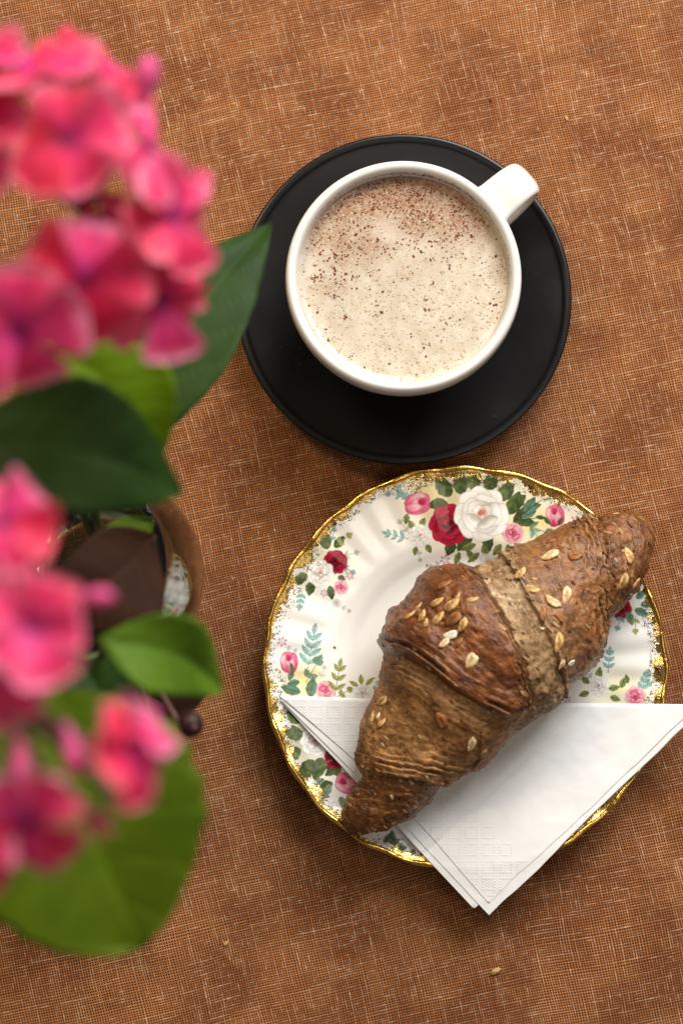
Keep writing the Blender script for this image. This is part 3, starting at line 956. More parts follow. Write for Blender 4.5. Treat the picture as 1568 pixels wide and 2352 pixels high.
plate = thing('dinner_plate', 'white china plate printed with roses and edged in patchy gold, under the croissant', 'plate', (PCN[0], PCN[1], 0))
obj('dish', flat, grid_faces(nrow, nt, False, True)[:, ::-1], M_CHINA, plate, cols=paint, attrs={'rad': rad_attr})
ns = 10
ph = np.linspace(0, 2 * PI, ns, endpoint=False)
thr = np.linspace(0, 2 * PI, 720, endpoint=False)
er = PR * (1 + .0045 * np.cos(24 * thr + .4) + .003 * np.cos(6 * thr + 1.0)) - .0002
ez = np.interp(1.0, fine_q, zz) + flute(thr) * FLA * .75
tr_ = .00115 + .00025 * np.sin(24 * thr)
rr2 = er[:, None] + tr_[:, None] * np.cos(ph)
v = np.stack([PCN[0] + rr2 * np.cos(thr)[:, None], PCN[1] + rr2 * np.sin(thr)[:, None], ez[:, None] - .0004 + tr_[:, None] * np.sin(ph)], -1).reshape(-1, 3)
obj('gold_rim', v, grid_faces(720, ns, True, True), M_GOLD, plate)

# ------------------------------------------------------------------ napkin
NB = at(1120, 1760, 0.02)
napkin = thing('paper_napkin', 'white embossed paper napkin folded to a triangle under the croissant', 'napkin', (NB[0], NB[1], .018))


def napkin_z(px, py):
    r = np.hypot(px - 1068, py - 1531)
    z = .0205 - .0085 * np.exp(-(((px - 1010) / 230) ** 2 + ((py - 1690) / 170) ** 2))
    z = z - .0022 * sstep(860, 660, px)
    z = z - np.clip(r - 462, 0, 999) * 2.0e-5
    return z


def sheet(name, quad, dz, n1=150, n2=190, emboss=True, roll=0.0, seed=0):
    """folded sheet between an upper edge (left, right) and the tip; left edge may bow"""
    TL, TR, TB, bowl = quad
    s_, t_ = np.meshgrid(np.linspace(0, 1, n1), np.linspace(0, 1, n2), indexing='ij')    # s down to the tip, t across
    Lx = TL[0] + (TB[0] - TL[0]) * s_ + bowl * np.sin(PI * s_); Ly = TL[1] + (TB[1] - TL[1]) * s_ - bowl * .8 * np.sin(PI * s_)
    Rx = TR[0] + (TB[0] - TR[0]) * s_; Ry = TR[1] + (TB[1] - TR[1]) * s_
    wob = (fbm(s_ * 7, t_ * 5, 0, seed + 40, 2) - .5) * 7
    px = Lx + (Rx - Lx) * t_ + wob; py = wob * .6 + Ly + (Ry - Ly) * t_ + 4 * np.sin(PI * t_) * (1 - s_)
    z = napkin_z(px, py) + dz
    z = z - roll * (1 - sstep(0, .022, s_)) ** 2
    z = z + (fbm(px / 60, py / 60, 0, 1, 3) - .5) * .0008 + (fbm(px / 90, py / 90, 0, 1 + seed, 2) - .5) * .00006
    # creases from earlier folding
    d1 = ((px - 1101) * (1692 - 1843) - (py - 1843) * (1263 - 1101)) / math.hypot(162, 151)
    z = z - .0006 * np.exp(-(d1 / 7) ** 2) + .0009 * sstep(-90, 0, d1) * sstep(200, 0, d1)
    d2 = (px - 1467) + (py - 1612) * .10
    z = z + .0007 * np.exp(-np.abs(d2) / 22) * sstep(1760, 1640, py)
    p = at(px, py, .02); p[..., 2] = z
    # squares of dots along the left edge
    de = ((px - 641) * (2075 - 1605) - (py - 1605) * (1122 - 641)) / math.hypot(481, 470)
    emb = sstep(150, 128, de) * sstep(6, 14, de) * (1.0 if emboss else 0.0)
    stp = np.floor(px / 39.5) * 39.5 + 20; stq = np.floor(py / 39.5) * 39.5 + 20
    dstep = ((stp - 641) * 470 - (stq - 1605) * 481) / math.hypot(481, 470)
    emb = emb * (dstep < 135)
    return obj(name, p.reshape(-1, 3), grid_faces(n1, n2)[:, ::-1], M_NAP, napkin, smooth=False, attrs={'emboss': emb.ravel(), 'eu': (px / 39.5).ravel(), 'ev': (py / 39.5).ravel()})


for nm, qd, dz, em, rl, sd in [('sheet', ((641, 1599), (1602, 1618), (1122, 2074), 14), .00032, True, .0006, 1), ('sheet', ((640, 1606), (1612, 1626), (1124, 2104), 4), 0.0, False, 0, 2),
                               ('sheet', ((644, 1612), (1588, 1640), (1086, 2086), 0), -.00032, False, 0, 5)]:
    o = sheet(nm, qd, dz, emboss=em, roll=rl, seed=sd)
    m = o.modifiers.new('thickness', 'SOLIDIFY'); m.thickness = .0003; m.offset = 0

# ------------------------------------------------------------------ croissant
TA, TBp = np.array([812., 1922.]), np.array([1508., 1212.])
axis = TBp - TA; AL = np.linalg.norm(axis); axis = axis / AL
perp = np.array([axis[1], -axis[0]])          # towards the upper left is negative x ... sign fixed below
if perp[0] > 0: perp = -perp                   # upper-left side positive
left = [(790, 1908), (779, 1874), (783, 1835), (803, 1800), (822, 1778), (817, 1748), (823, 1700), (834, 1668), (850, 1630), (868, 1590), (880, 1548), (889, 1500), (893, 1462), (920, 1410), (958, 1368), (1008, 1328), (1050, 1316), (1100, 1308), (1150, 1292), (1200, 1262), (1262, 1226), (1330, 1207), (1378, 1190), (1420, 1170), (1470, 1168)]
right = [(845, 1925), (900, 1914), (950, 1888), (980, 1858), (1012, 1820), (1060, 1782), (1118, 1742), (1165, 1690), (1205, 1662), (1242, 1638), (1284, 1600), (1292, 1566), (1335, 1538), (1366, 1500), (1385, 1460), (1394, 1424), (1430, 1392), (1468, 1352), (1488, 1312), (1503, 1262), (1508, 1235)]


def side(pts):
    q_ = np.array([(np.dot(np.array(p) - TA, axis) / AL, np.dot(np.array(p) - TA, perp)) for p in pts])
    q_ = q_[np.argsort(q_[:, 0])]
    return q_


NT_, NP_ = 640, 320
tt = .5 - .5 * np.cos(np.linspace(0, PI, NT_)); tt = .55 * tt + .45 * np.linspace(0, 1, NT_)
ql, qr = side(left), side(right)
t0, t1 = min(ql[0, 0], qr[0, 0], 0) - .002, max(ql[-1, 0], qr[-1, 0], 1) + .004
ts = t0 + (t1 - t0) * tt
Lo = np.interp(ts, np.concatenate([[t0], ql[:, 0], [t1]]), np.concatenate([[0], ql[:, 1], [0]]))
Ro = np.interp(ts, np.concatenate([[t0], qr[:, 0], [t1]]), np.concatenate([[0], qr[:, 1], [0]]))
ker = np.hanning(9); ker /= ker.sum()
sm = lambda a: np.convolve(np.pad(a, 4, mode='edge'), ker, 'valid')            # keeps the notches of the outline
Lo, Ro = sm(Lo), sm(Ro)
Lo = Lo * (1 + (fbm(ts * 26, 0 * ts, 0, 91, 3) - .5) * .10); Ro = Ro * (1 + (fbm(ts * 26, 0 * ts, 5, 92, 3) - .5) * .10)
cen, hw = (Lo + Ro) / 2, np.maximum((Lo - Ro) / 2, .5)
phi = np.linspace(0, 2 * PI, NP_, endpoint=False)
lat = np.sign(np.cos(phi)) * np.abs(np.cos(phi)) ** .92
ver = np.where(np.sin(phi) > 0, np.sin(phi), np.sin(phi))
PXc = TA[0] + axis[0] * AL * ts[:, None] + perp[0] * (cen[:, None] + hw[:, None] * lat[None])
PYc = TA[1] + axis[1] * AL * ts[:, None] + perp[1] * (cen[:, None] + hw[:, None] * lat[None])
mm = .000196
tn = (ts - t0) / (t1 - t0)
zb = .0205 - .0070 * np.sin(PI * tn) ** 1.2
hwm = np.convolve(np.pad(hw, 30, mode='edge'), np.hanning(61) / np.hanning(61).sum(), 'valid') * mm
hwm = np.minimum(hwm, hw * mm * 1.15)
htop, hbot = hwm * .92, hwm * .62
zc = zb + hbot
Zc = zc[:, None] + np.where(ver[None] > 0, htop[:, None] * ver[None], np.maximum(hbot[:, None] * ver[None] * 1.15, -hbot[:, None]))
base_xy = at(PXc, PYc, .034)
Vc = np.stack([base_xy[..., 0], base_xy[..., 1], Zc], -1)
cenp = at(TA[0] + axis[0] * AL * ts + perp[0] * cen, TA[1] + axis[1] * AL * ts + perp[1] * cen, .034)
cenp[:, 2] = zc


def sdist(x, y, pts):
    """signed distance to a polyline running across; positive on the upper right side; plus distance along it"""
    best = np.full(x.shape, 1e9); sg = np.zeros(x.shape); al = np.zeros(x.shape); acc = 0
    P_ = np.array(pts, float)
    for i in range(len(P_) - 1):
        a, b = P_[i], P_[i + 1]
        d = b - a; L = np.linalg.norm(d)
        lo = -9 if i == 0 else 0; hi = 9 if i == len(P_) - 2 else 1
        s = np.clip(((x - a[0]) * d[0] + (y - a[1]) * d[1]) / L ** 2, lo, hi)
        ex, ey = x - (a[0] + s * d[0]), y - (a[1] + s * d[1])
        dist = np.hypot(ex, ey)
        side_ = (x - a[0]) * (d[1] / L) - (y - a[1]) * (d[0] / L)
        u_ = dist < best
        best = np.where(u_, dist, best); sg = np.where(u_, np.sign(side_), sg); al = np.where(u_, acc + s * L, al)
        acc += L
    return best * sg, al


jit = (fbm(PXc / 22, PYc / 22, Zc / .004, 33, 4) - .5) * 24
JX, JY = PXc + jit, PYc + jit * .6
B_AB = [(800, 1768), (822, 1772), (870, 1777), (940, 1786), (1010, 1806), (1060, 1815)]
B_BC = [(870, 1500), (893, 1506), (935, 1518), (985, 1548), (1036, 1588), (1085, 1615), (1135, 1632), (1186, 1612), (1196, 1598)]
B_CD = [(1080, 1290), (1094, 1322), (1124, 1380), (1156, 1445), (1182, 1525), (1194, 1582), (1196, 1598)]
B_BD = [(870, 1500), (893, 1506), (935, 1518), (985, 1548), (1036, 1588), (1085, 1615), (1135, 1632), (1160, 1655), (1150, 1720)]
B_DE = [(1160, 1262), (1174, 1292), (1198, 1350), (1236, 1430), (1264, 1490), (1284, 1550), (1296, 1590)]
B_EF = [(1368, 1170), (1376, 1195), (1386, 1250), (1384, 1330), (1390, 1400), (1398, 1450)]
dAB, lAB = sdist(JX, JY, B_AB); dBC, lBC = sdist(JX, JY, B_BC); dCD, lCD = sdist(JX, JY, B_CD)
dBD, lBD = sdist(JX, JY, B_BD); dDE, lDE = sdist(PXc + jit * .35, PYc + jit * .2, B_DE); dEF, lEF = sdist(JX, JY, B_EF)
inC = np.minimum(dBC, -dCD)
lay_id = np.where(dAB < 0, 0, np.where(inC > 0, 2, np.where(dBD < 0, 1, np.where(dDE < 0, 3, np.where(dEF < 0, 4, 5)))))
# how far each wrap stands off the one below
off = np.zeros_like(PXc)
e = lambda d, w_: sstep(-w_ * .15, w_, d)
off += .0044 * e(inC, 12) * (1 - .35 * sstep(20, 120, inC)) - .0011 * np.exp(-np.clip(-inC, 0, 999) / 12) * (inC < 0)
off += np.where(lay_id == 1, .0026 * e(dAB, 10), 0) + np.where(lay_id >= 2, .0022, 0)
off -= .0008 * np.exp(-np.abs(dAB) / 8) * (dAB < 0)
off += np.where(lay_id <= 3, .0010 * e(-dDE, 14), 0) * (dBD > -60) - .0003 * np.exp(-np.abs(dDE) / 8) * (dDE > 0)
off += np.where(lay_id <= 4, .0024 * e(-dEF, 9), 0) * (dDE > -10) - .0007 * np.exp(-np.abs(dEF) / 9) * (dEF > 0)
off -= .0018
# flaky ridges that run along the edges of the wraps


def ridges(d, al, w_, period, seed):
    wob = (fbm(al / 60, d / 40, 0, seed, 2) - .5) * 9
    q_ = ((d + wob) / period + .5 * vnoise(al / 90, d / 30, 0, seed + 3)) % 1.0
    s = 2 * np.where(q_ < .78, q_ / .78, (1 - q_) / .22) - 1            # flakes: slow rise, sharp drop
    return s * np.exp(-np.abs(d) / w_) * sstep(.22, .75, fbm(al / 44, d / 16, 0, seed + 7, 3)) * 1.7


rid = .8 * ridges(dAB - 30, lAB, 26, 15, 1) * (dAB > -4) + 1.0 * ridges(dEF + 24, lEF, 30, 13, 2) * (dEF < 6) + .25 * ridges(dDE + 8, lDE, 12, 13, 4) + 1.0 * ridges(dBC - 20, lBC, 18, 17, 5) * (inC > 0) \
    + .5 * ridges(dBC + 24, lBC, 20, 14, 6) * (inC < 0) * (dBC < 0) + .35 * ridges(dAB + 50, lAB, 40, 24, 8) * (dAB < 0) + .5 * ridges(dEF - 50, lEF, 40, 20, 9) * (dEF > 0) \
    + .7 * ridges(dCD + 16, lCD, 14, 10, 12) * (inC > 0) + .15 * ridges(dDE - 60, lDE, 30, 17, 14) * (lay_id == 4)
# wider, lower swells that follow the winding of the dough
swell = np.sin((dBC + 20 * (fbm(lBC / 120, dBC / 90, 0, 71, 2) - .5)) / 9.5) * (lay_id == 1) * sstep(20, 70, dAB) + np.sin((dDE + 30 * (fbm(lDE / 100, dDE / 80, 0, 72, 2) - .5)) / 11) * (lay_id == 4)
off += swell * .00010
off += rid * .00078
lump = fbm(PXc / 46, PYc / 46, Zc / .010, 41, 3) - .5
grain = fbm(PXc / 11, PYc / 11, Zc / .0024, 43, 3) - .5
off += lump * .0030 + grain * (.0012 + .0008 * (lay_id == 3))
pit = fbm(PXc / 5.5, PYc / 5.5, Zc / .0012, 47, 2) - .5
off += pit * .0004
dirv = Vc - cenp[:, None]
dirv /= np.linalg.norm(dirv, axis=-1, keepdims=True) + 1e-9
taper = sstep(0, .05, tn) * sstep(1, .96, tn)
Vc = Vc + dirv * (off * (.35 + .65 * taper[:, None]))[..., None]
Vc[..., 2] = np.maximum(Vc[..., 2], zb[:, None] - .0004)
# crust colours of the wraps
LC = np.array([(0.170, 0.066, 0.017), (0.290, 0.140, 0.048), (0.190, 0.062, 0.015), (0.315, 0.198, 0.098), (0.250, 0.105, 0.031), (0.195, 0.080, 0.025)])
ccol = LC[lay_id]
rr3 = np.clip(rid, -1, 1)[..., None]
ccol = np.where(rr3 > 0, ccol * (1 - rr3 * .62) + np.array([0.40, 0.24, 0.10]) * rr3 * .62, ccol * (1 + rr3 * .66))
big = fbm(PXc / 30, PYc / 30, Zc / .006, 51, 3)[..., None]
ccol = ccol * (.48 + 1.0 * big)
# browner where a wrap's lip caught the heat, paler just under it
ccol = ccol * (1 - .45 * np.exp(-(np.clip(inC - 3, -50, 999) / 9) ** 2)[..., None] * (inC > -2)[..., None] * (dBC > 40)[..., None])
pale = (np.exp(-np.clip(-dBC, 0, 999) / 36) * (lay_id == 1) * .55)[..., None]
ccol = ccol * (1 - pale) + np.array([0.30, 0.185, 0.088]) * pale
purp = (sstep(.55, .72, fbm(PXc / 38, PYc / 38, Zc / .01, 61, 2)) * np.isin(lay_id, (2, 5, 4)) * .45)[..., None]
ccol = ccol * (1 - purp) + np.array([0.105, 0.040, 0.030]) * purp
dd_ = np.where(lay_id == 0, dAB, np.where(lay_id <= 2, dBC, np.where(lay_id <= 4, dDE, dEF)))
ll_ = np.where(lay_id == 0, lAB, np.where(lay_id <= 2, lBC, np.where(lay_id <= 4, lDE, lEF)))
tanny = (np.exp(-np.clip(dDE, 0, 999) / 45) * (lay_id == 4) * (.2 + .9 * fbm(PXc / 26, PYc / 26, 0, 83, 3)) * .8)[..., None]
ccol = ccol * (1 - tanny) + np.array([0.30, 0.185, 0.095]) * tanny
patch = (np.exp(-(((PXc - 1140) / 55) ** 2 + ((PYc - 1365) / 62) ** 2)) * (lay_id == 3) * sstep(.3, .6, fbm(PXc / 18, PYc / 18, 0, 84, 3)))[..., None]
ccol = ccol * (1 - patch) + np.array([0.56, 0.43, 0.28]) * patch
greyed = (sstep(.42, .70, fbm(PXc / 50, PYc / 50, Zc / .012, 81, 3)) * (lay_id == 3) * .6)[..., None]
ccol = ccol * (1 - greyed) + np.array([0.22, 0.132, 0.062]) * greyed
gloss = np.where(np.isin(lay_id, (0, 2, 4, 5)), 1.0, .35)
CB = Vc.reshape(-1, 3).mean(0); CB[2] = .012
cro = thing('croissant', 'brown wholegrain croissant sprinkled with oat flakes lying across plate and napkin', 'croissant', CB)
gf = grid_faces(NT_, NP_, False, True)
fl = lay_id.ravel()[gf[:, 0]]
flatV, flatC, flatG = Vc.reshape(-1, 3), ccol.reshape(-1, 3), gloss.ravel()
names = {0: 'glossy brown lower end of the roll', 1: 'tan layer with flaky ridges', 2: 'dark shiny pointed flap on top', 3: 'pale soft dough layer', 4: 'brown layer with many oats', 5: 'dark upper end of the roll'}
for li in range(6):
    ff = gf[fl == li]
    used, inv = np.unique(ff, return_inverse=True)
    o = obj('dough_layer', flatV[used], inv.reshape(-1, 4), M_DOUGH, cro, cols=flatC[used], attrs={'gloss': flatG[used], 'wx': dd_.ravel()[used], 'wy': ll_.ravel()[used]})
    o['label'] = names[li]

# oat flakes: rolled ovals with a crease; a few split in two lobes


def oat_mesh(seed, crease, mat):
    r0 = random.Random(seed)
    n, mrow = 16, 5
    v, f = [], []
    o1, o2 = r0.uniform(0, 6), r0.uniform(0, 6)
    for j in range(mrow):                       # rings from the middle out, top
        q_ = j / (mrow - 1)
        for i in range(n):
            a = 2 * PI * i / n
            g = 1 + .10 * math.sin(2 * a + o1) + .09 * math.sin(3 * a + o2) + .05 * math.sin(5 * a + o2)
            x, y = q_ * g * math.cos(a), q_ * .62 * g * math.sin(a)
            z = .22 * (1 - q_ ** 3) - crease * math.exp(-(y / .10) ** 2) * (1 - q_) + .05 * math.sin(4 * x + o1)
            v.append((x, y, z))
    for i in range(n):
        a = 2 * PI * i / n
        g = 1 + .10 * math.sin(2 * a + o1) + .09 * math.sin(3 * a + o2) + .05 * math.sin(5 * a + o2)
        v.append((.9 * g * math.cos(a), .56 * g * math.sin(a), -.22))
    for j in range(mrow):
        for i in range(n):
            f.append((j * n + i, (j + 1) * n + i, (j + 1) * n + (i + 1) % n, j * n + (i + 1) % n))
    f.append(tuple(range(mrow * n, mrow * n + n))[::-1])
    me = make_mesh('oat_flake', np.array(v), f, mat)
    return me


OATS = {(i, j): oat_mesh(i * 7 + j, (.10, .22, .04)[j], M_OAT[i]) for i in range(4) for j in range(3)}
Nrm = np.cross(np.gradient(base_xy * np.array([1, 1, 0]) + np.stack([0 * Zc, 0 * Zc, Vc[..., 2]], -1), axis=0), np.gradient(Vc, axis=1))
Nrm /= np.linalg.norm(Nrm, axis=-1, keepdims=True) + 1e-12
upper = (np.sin(phi)[None] > 0.02) & np.ones_like(PXc, bool)
PVx, PVy = proj(Vc)


def surf(px, py):
    d = np.where(upper, (PVx - px) ** 2 + (PVy - py) ** 2, 1e12)
    i = np.unravel_index(np.argmin(d), d.shape)
    n_ = Nrm[max(i[0] - 4, 0):i[0] + 5, max(i[1] - 4, 0):i[1] + 5].reshape(-1, 3).mean(0)
    if n_[2] < 0: n_ = -n_
    return Vector(Vc[i]), Vector(n_).normalized()


# (x, y, half length, direction in the picture, tone, variant)
O = [(1038, 1392, 22, 25, 1, 0), (1005, 1421, 19, 50, 1, 2), (969, 1417, 15, 78, 1, 0), (984, 1452, 11, 100, 2, 2), (1040, 1421, 22, 20, 2, 0), (1064, 1436, 17, 60, 1, 1), (1034, 1458, 20, 3, 3, 2), (1021, 1478, 16, 40, 0, 2), (1080, 1516, 21, 50, 0, 0),
     (1085, 1379, 14, 30, 1, 2), (1002, 1383, 18, 25, 1, 2), (960, 1395, 13, 60, 1, 2), (942, 1413, 16, 45, 1, 2), (1020, 1345, 18, 30, 2, 2), (1050, 1370, 10, 80, 1, 2), (978, 1432, 12, 95, 1, 2), (1095, 1440, 10, 80, 2, 2), (1055, 1478, 12, 60, 2, 2), (1155, 1442, 12, -30, 1, 2),
     (1264, 1275, 22, 25, 0, 1), (1320, 1278, 17, -8, 2, 1), (1194, 1317, 17, 65, 1, 0), (1220, 1355, 18, -8, 1, 0), (1300, 1366, 20, 70, 0, 1), (1268, 1383, 22, -38, 0, 2), (1280, 1474, 22, 80, 1, 1), (1246, 1409, 17, 82, 2, 2), (1290, 1526, 12, 70, 0, 1), (1311, 1522, 10, 40, 3, 1),
     (1217, 1377, 12, -35, 2, 2), (1283, 1420, 12, -40, 2, 2), (1248, 1444, 7, 0, 3, 2), (1284, 1447, 5, 80, 2, 2), (1444, 1277, 19, 105, 1, 0), (1430, 1336, 21, 75, 1, 1), (1456, 1342, 17, 60, 1, 2), (1265, 1243, 12, 20, 2, 2), (1412, 1180, 8, 20, 1, 2),
     (879, 1588, 11, 30, 2, 2), (878, 1612, 18, 15, 1, 1), (853, 1654, 19, 55, 1, 0), (875, 1661, 13, 50, 1, 2), (868, 1644, 8, 70, 3, 2), (1013, 1654, 21, 100, 2, 1), (1082, 1708, 20, 78, 0, 2), (1023, 1722, 13, 85, 2, 2), (1044, 1708, 7, 60, 2, 2), (1060, 1703, 10, 80, 2, 2),
     (1112, 1726, 8, 60, 1, 1), (899, 1830, 8, 100, 0, 2), (903, 1890, 5, 20, 1, 2), (1150, 1690, 9, 10, 2, 2), (1225, 1330, 7, 0, 1, 2)]
for (x, y, hl, dg_, tone, var) in O:
    p, n_ = surf(x, y)
    n_ = (n_ + Vector((random.uniform(-.14, .14), random.uniform(-.14, .14), 0))).normalized()
    a = math.radians(dg_)
    xd = Vector((math.cos(a), math.sin(a), 0)); xd = (xd - n_ * xd.dot(n_)).normalized()
    yd = n_.cross(xd)
    s = hl * .000192
    R3 = Matrix((xd, yd, n_)).transposed().to_4x4()
    tz = random.uniform(.45, .62)
    narrow = .78 if var == 2 else 1.0
    M = Matrix.Translation(p - Vector(CB) + n_ * s * .14) @ R3 @ Matrix.Diagonal((s, s * narrow, s * tz * 1.3, 1))
    inst('oat_flake', OATS[(tone, var)], M, cro)

# thin shards of crust that have lifted along the lips of the wraps
k = NT('crust_shard')
k.set(Base_Color=k.mix(k.noise(k.obj(), 900, 3), k.mix(1.0, k.attr('Col').outputs['Color'], (.6, .5, .45), 'MULTIPLY'), k.attr('Col').outputs['Color']), Roughness=.45, Specular_IOR_Level=.35)
M_SHARD = k.m
r1 = random.Random(5)
tangent = np.gradient(Vc, axis=1); tangent /= np.linalg.norm(tangent, axis=-1, keepdims=True) + 1e-12
lipd = np.minimum.reduce([np.abs(dAB), np.where(np.abs(inC) < 200, np.abs(inC), 999), np.abs(dDE), np.abs(dEF)])
shard_parts, shard_cols, tries = [], [], 0
while len(shard_parts) < 520 and tries < 60000:
    tries += 1
    i_, j_ = r1.randrange(12, NT_ - 12), r1.randrange(NP_)
    if math.sin(phi[j_]) < .12 or r1.random() > math.exp(-lipd[i_, j_] / 16) + .10: continue
    n_ = Nrm[i_ - 3:i_ + 4, max(j_ - 3, 0):j_ + 4].reshape(-1, 3).mean(0); n_ = n_ / (np.linalg.norm(n_) + 1e-9)
    if n_[2] < 0: n_ = -n_
    n_ = n_ + np.array([r1.uniform(-.35, .35), r1.uniform(-.35, .35), 0]); n_ /= np.linalg.norm(n_)
    xd = tangent[i_, j_]; xd = xd - n_ * np.dot(xd, n_); xd /= np.linalg.norm(xd) + 1e-9
    yd = np.cross(n_, xd)
    L_, W_ = r1.uniform(.0007, .0026), r1.uniform(.0003, .0008)
    m_ = 7
    ring_ = [(L_ * r1.uniform(.7, 1.1) * math.cos(2 * PI * q_ / m_), W_ * r1.uniform(.55, 1.2) * math.sin(2 * PI * q_ / m_)) for q_ in range(m_)]
    v = [Vc[i_, j_] + xd * a_ + yd * b_ + n_ * (.00022 - 40 * a_ * a_) for a_, b_ in ring_] + [Vc[i_, j_] + xd * a_ + yd * b_ - n_ * .0003 for a_, b_ in ring_]
    f = [tuple(range(m_)), tuple(range(m_, 2 * m_))[::-1]] + [(q_, m_ + q_, m_ + (q_ + 1) % m_, (q_ + 1) % m_) for q_ in range(m_)]
    shard_parts.append((np.array(v), f))
    c_ = np.array(r1.choice([(0.42, 0.24, 0.09), (0.30, 0.14, 0.045), (0.12, 0.045, 0.014), (0.20, 0.08, 0.022), (0.48, 0.33, 0.17), (0.08, 0.03, 0.012)]))
    shard_cols.append(np.tile(c_, (2 * m_, 1)))
v, f = join(shard_parts)
obj('crust_flakes', v, f, M_SHARD, cro, smooth=False, cols=np.vstack(shard_cols), kind='stuff')

# ------------------------------------------------------------------ crumbs on the cloth


def crumb(px, py, r, z, mat, label, seed):
    p = at(px, py, z)
    r0 = random.Random(seed)
    v, f = ball((0, 0, 0), r, r * .62, r * .34, 6, 8)
    g = np.array([[r0.uniform(.8, 1.2)] for _ in v]); v = v * g
    a = r0.uniform(0, 3); c, s = math.cos(a), math.sin(a)
    v = v @ np.array([[c, s, 0], [-s, c, 0], [0, 0, 1]]) + p + np.array([0, 0, r * .28])
    tag(obj('crumb', v, f, mat, None, smooth=False), label, 'crumb', 'crumbs fallen on the cloth')


crumb(1137, 2230, .0024, -.0006, M_OAT[1], 'brown pastry crumb on the cloth below the napkin tip', 1)
crumb(519, 2167, .0014, -.0006, M_OAT[1], 'small brown crumb on the cloth right of the big lower leaf', 2)
crumb(1300, 272, .0011, -.0006, M_OAT[1], 'small golden crumb on the cloth above the cup handle', 3)
crumb(1126, 231, .0009, -.0006, M_BERRY, 'tiny black speck on the cloth above the black saucer', 4)

for (bx, by, lb) in ((980, 1297, 'tiny brown crumb lying in the white well of the plate'), (768, 1487, 'tiny dark crumb on the printed sprig at the left of the plate')):
    q_ = math.hypot(bx - 1068, by - 1531) / 460
    crumb(bx, by, .0009, float(np.interp(q_, fine_q, zz)) - .0001, M_OAT[2], lb, bx)

# ------------------------------------------------------------------ vase
VX, VY = -0.1045, -0.0335
vase = thing('glass_vase', 'clear glass vase holding the pink flowers', 'vase', (VX, VY, 0))
vp = [(.0001, .0002), (.030, .0002), (.0335, .0015), (.037, .010), (.0425, .035), (.0455, .065), (.0450, .085), (.0415, .110), (.0375, .130), (.0362, .142), (.0372, .1495), (.0376, .1510), (.0368, .1522), (.0354, .1515), (.0345, .1495),
      (.0336, .142), (.0348, .130), (.0388, .110), (.0422, .085), (.0427, .065), (.0398, .035), (.0340, .012), (.028, .0065), (.0001, .0062)]
v, f = lathe(smooth_path(vp, 120), 96, VX, VY)
obj('glass_body', v, f, M_GLASS, vase)
WL = .105
wp = [(.0001, .0063), (.0278, .0066), (.0337, .0121), (.0395, .035), (.0424, .065), (.0419, .085), (.0394, WL), (.0385, WL - .0006), (.0001, WL - .0006)]
v, f = lathe(smooth_path(wp[:7], 50).tolist() + wp[7:], 96, VX, VY)
tag(obj('water', v, f, M_WATER), 'clear water standing in the glass vase', 'water')['kind'] = 'thing'

# ------------------------------------------------------------------ phlox
NPV = 5


def petal_mesh(seed, name='petal'):
    """obovate petal along +x from the eye, radius 1, slightly cupped and waved"""
    r0 = random.Random(seed)
    nu, nv = 16, 13
    v, c = [], []
    w1, w2, w3 = r0.uniform(.06, .14), r0.uniform(0, 6), r0.uniform(-.1, .1)
    for i in range(nu):
        s = i / (nu - 1)
        x = .06 + .94 * s
        hw_ = .075 + .64 * (s ** .9) * (1 - max(0, (s - .62) / .38) ** 2.3) ** .5 if s < 1 else .02
        for j in range(nv):
            t = -1 + 2 * j / (nv - 1)
            y = hw_ * t
            xx = x - .05 * s * (1 - abs(t)) * math.exp(-(t / .2) ** 2) * (s > .85)
            z = .07 * math.sin(s * 2.2) - .22 * s ** 2.4 + w1 * s * math.sin(3 * t + w2) * .7 + .10 * (t * hw_) ** 2 * 3 + w3 * s
            v.append((xx, y, z))
            eye = math.exp(-(x / .25) ** 2)
            edge = min(1, max(0, s - .74) / .26 * .75 + abs(t) ** 5 * .5 * s)
            base = np.array([0.68, 0.018, 0.110]) * (1 + .10 * math.sin(7 * t)) + np.array([.04, .02, .06]) * (1 - s)
            col = base * (1 - edge) + np.array([0.86, 0.26, 0.43]) * edge
            col = col * (1 - eye) + np.array([0.42, 0.010, 0.17]) * eye
            c.append(col)
    return make_mesh(name, np.array(v), grid_faces(nu, nv), M_PETAL, cols=np.array(c))


PM = [petal_mesh(i) for i in range(6)]


def tube_mesh():
    """short throat below the petals with its dark eye"""
    pr = [(.0, .02), (.035, .03), (.075, .045), (.10, .03), (.085, -.05), (.06, -.5), (.05, -1.0), (.0001, -1.02)]
    v, f = lathe(pr, 10, 0, 0)
    return make_mesh('floret', v, f, M_EYE)


TM = tube_mesh()


LIFT = .10                                     # the heads stand well above the table


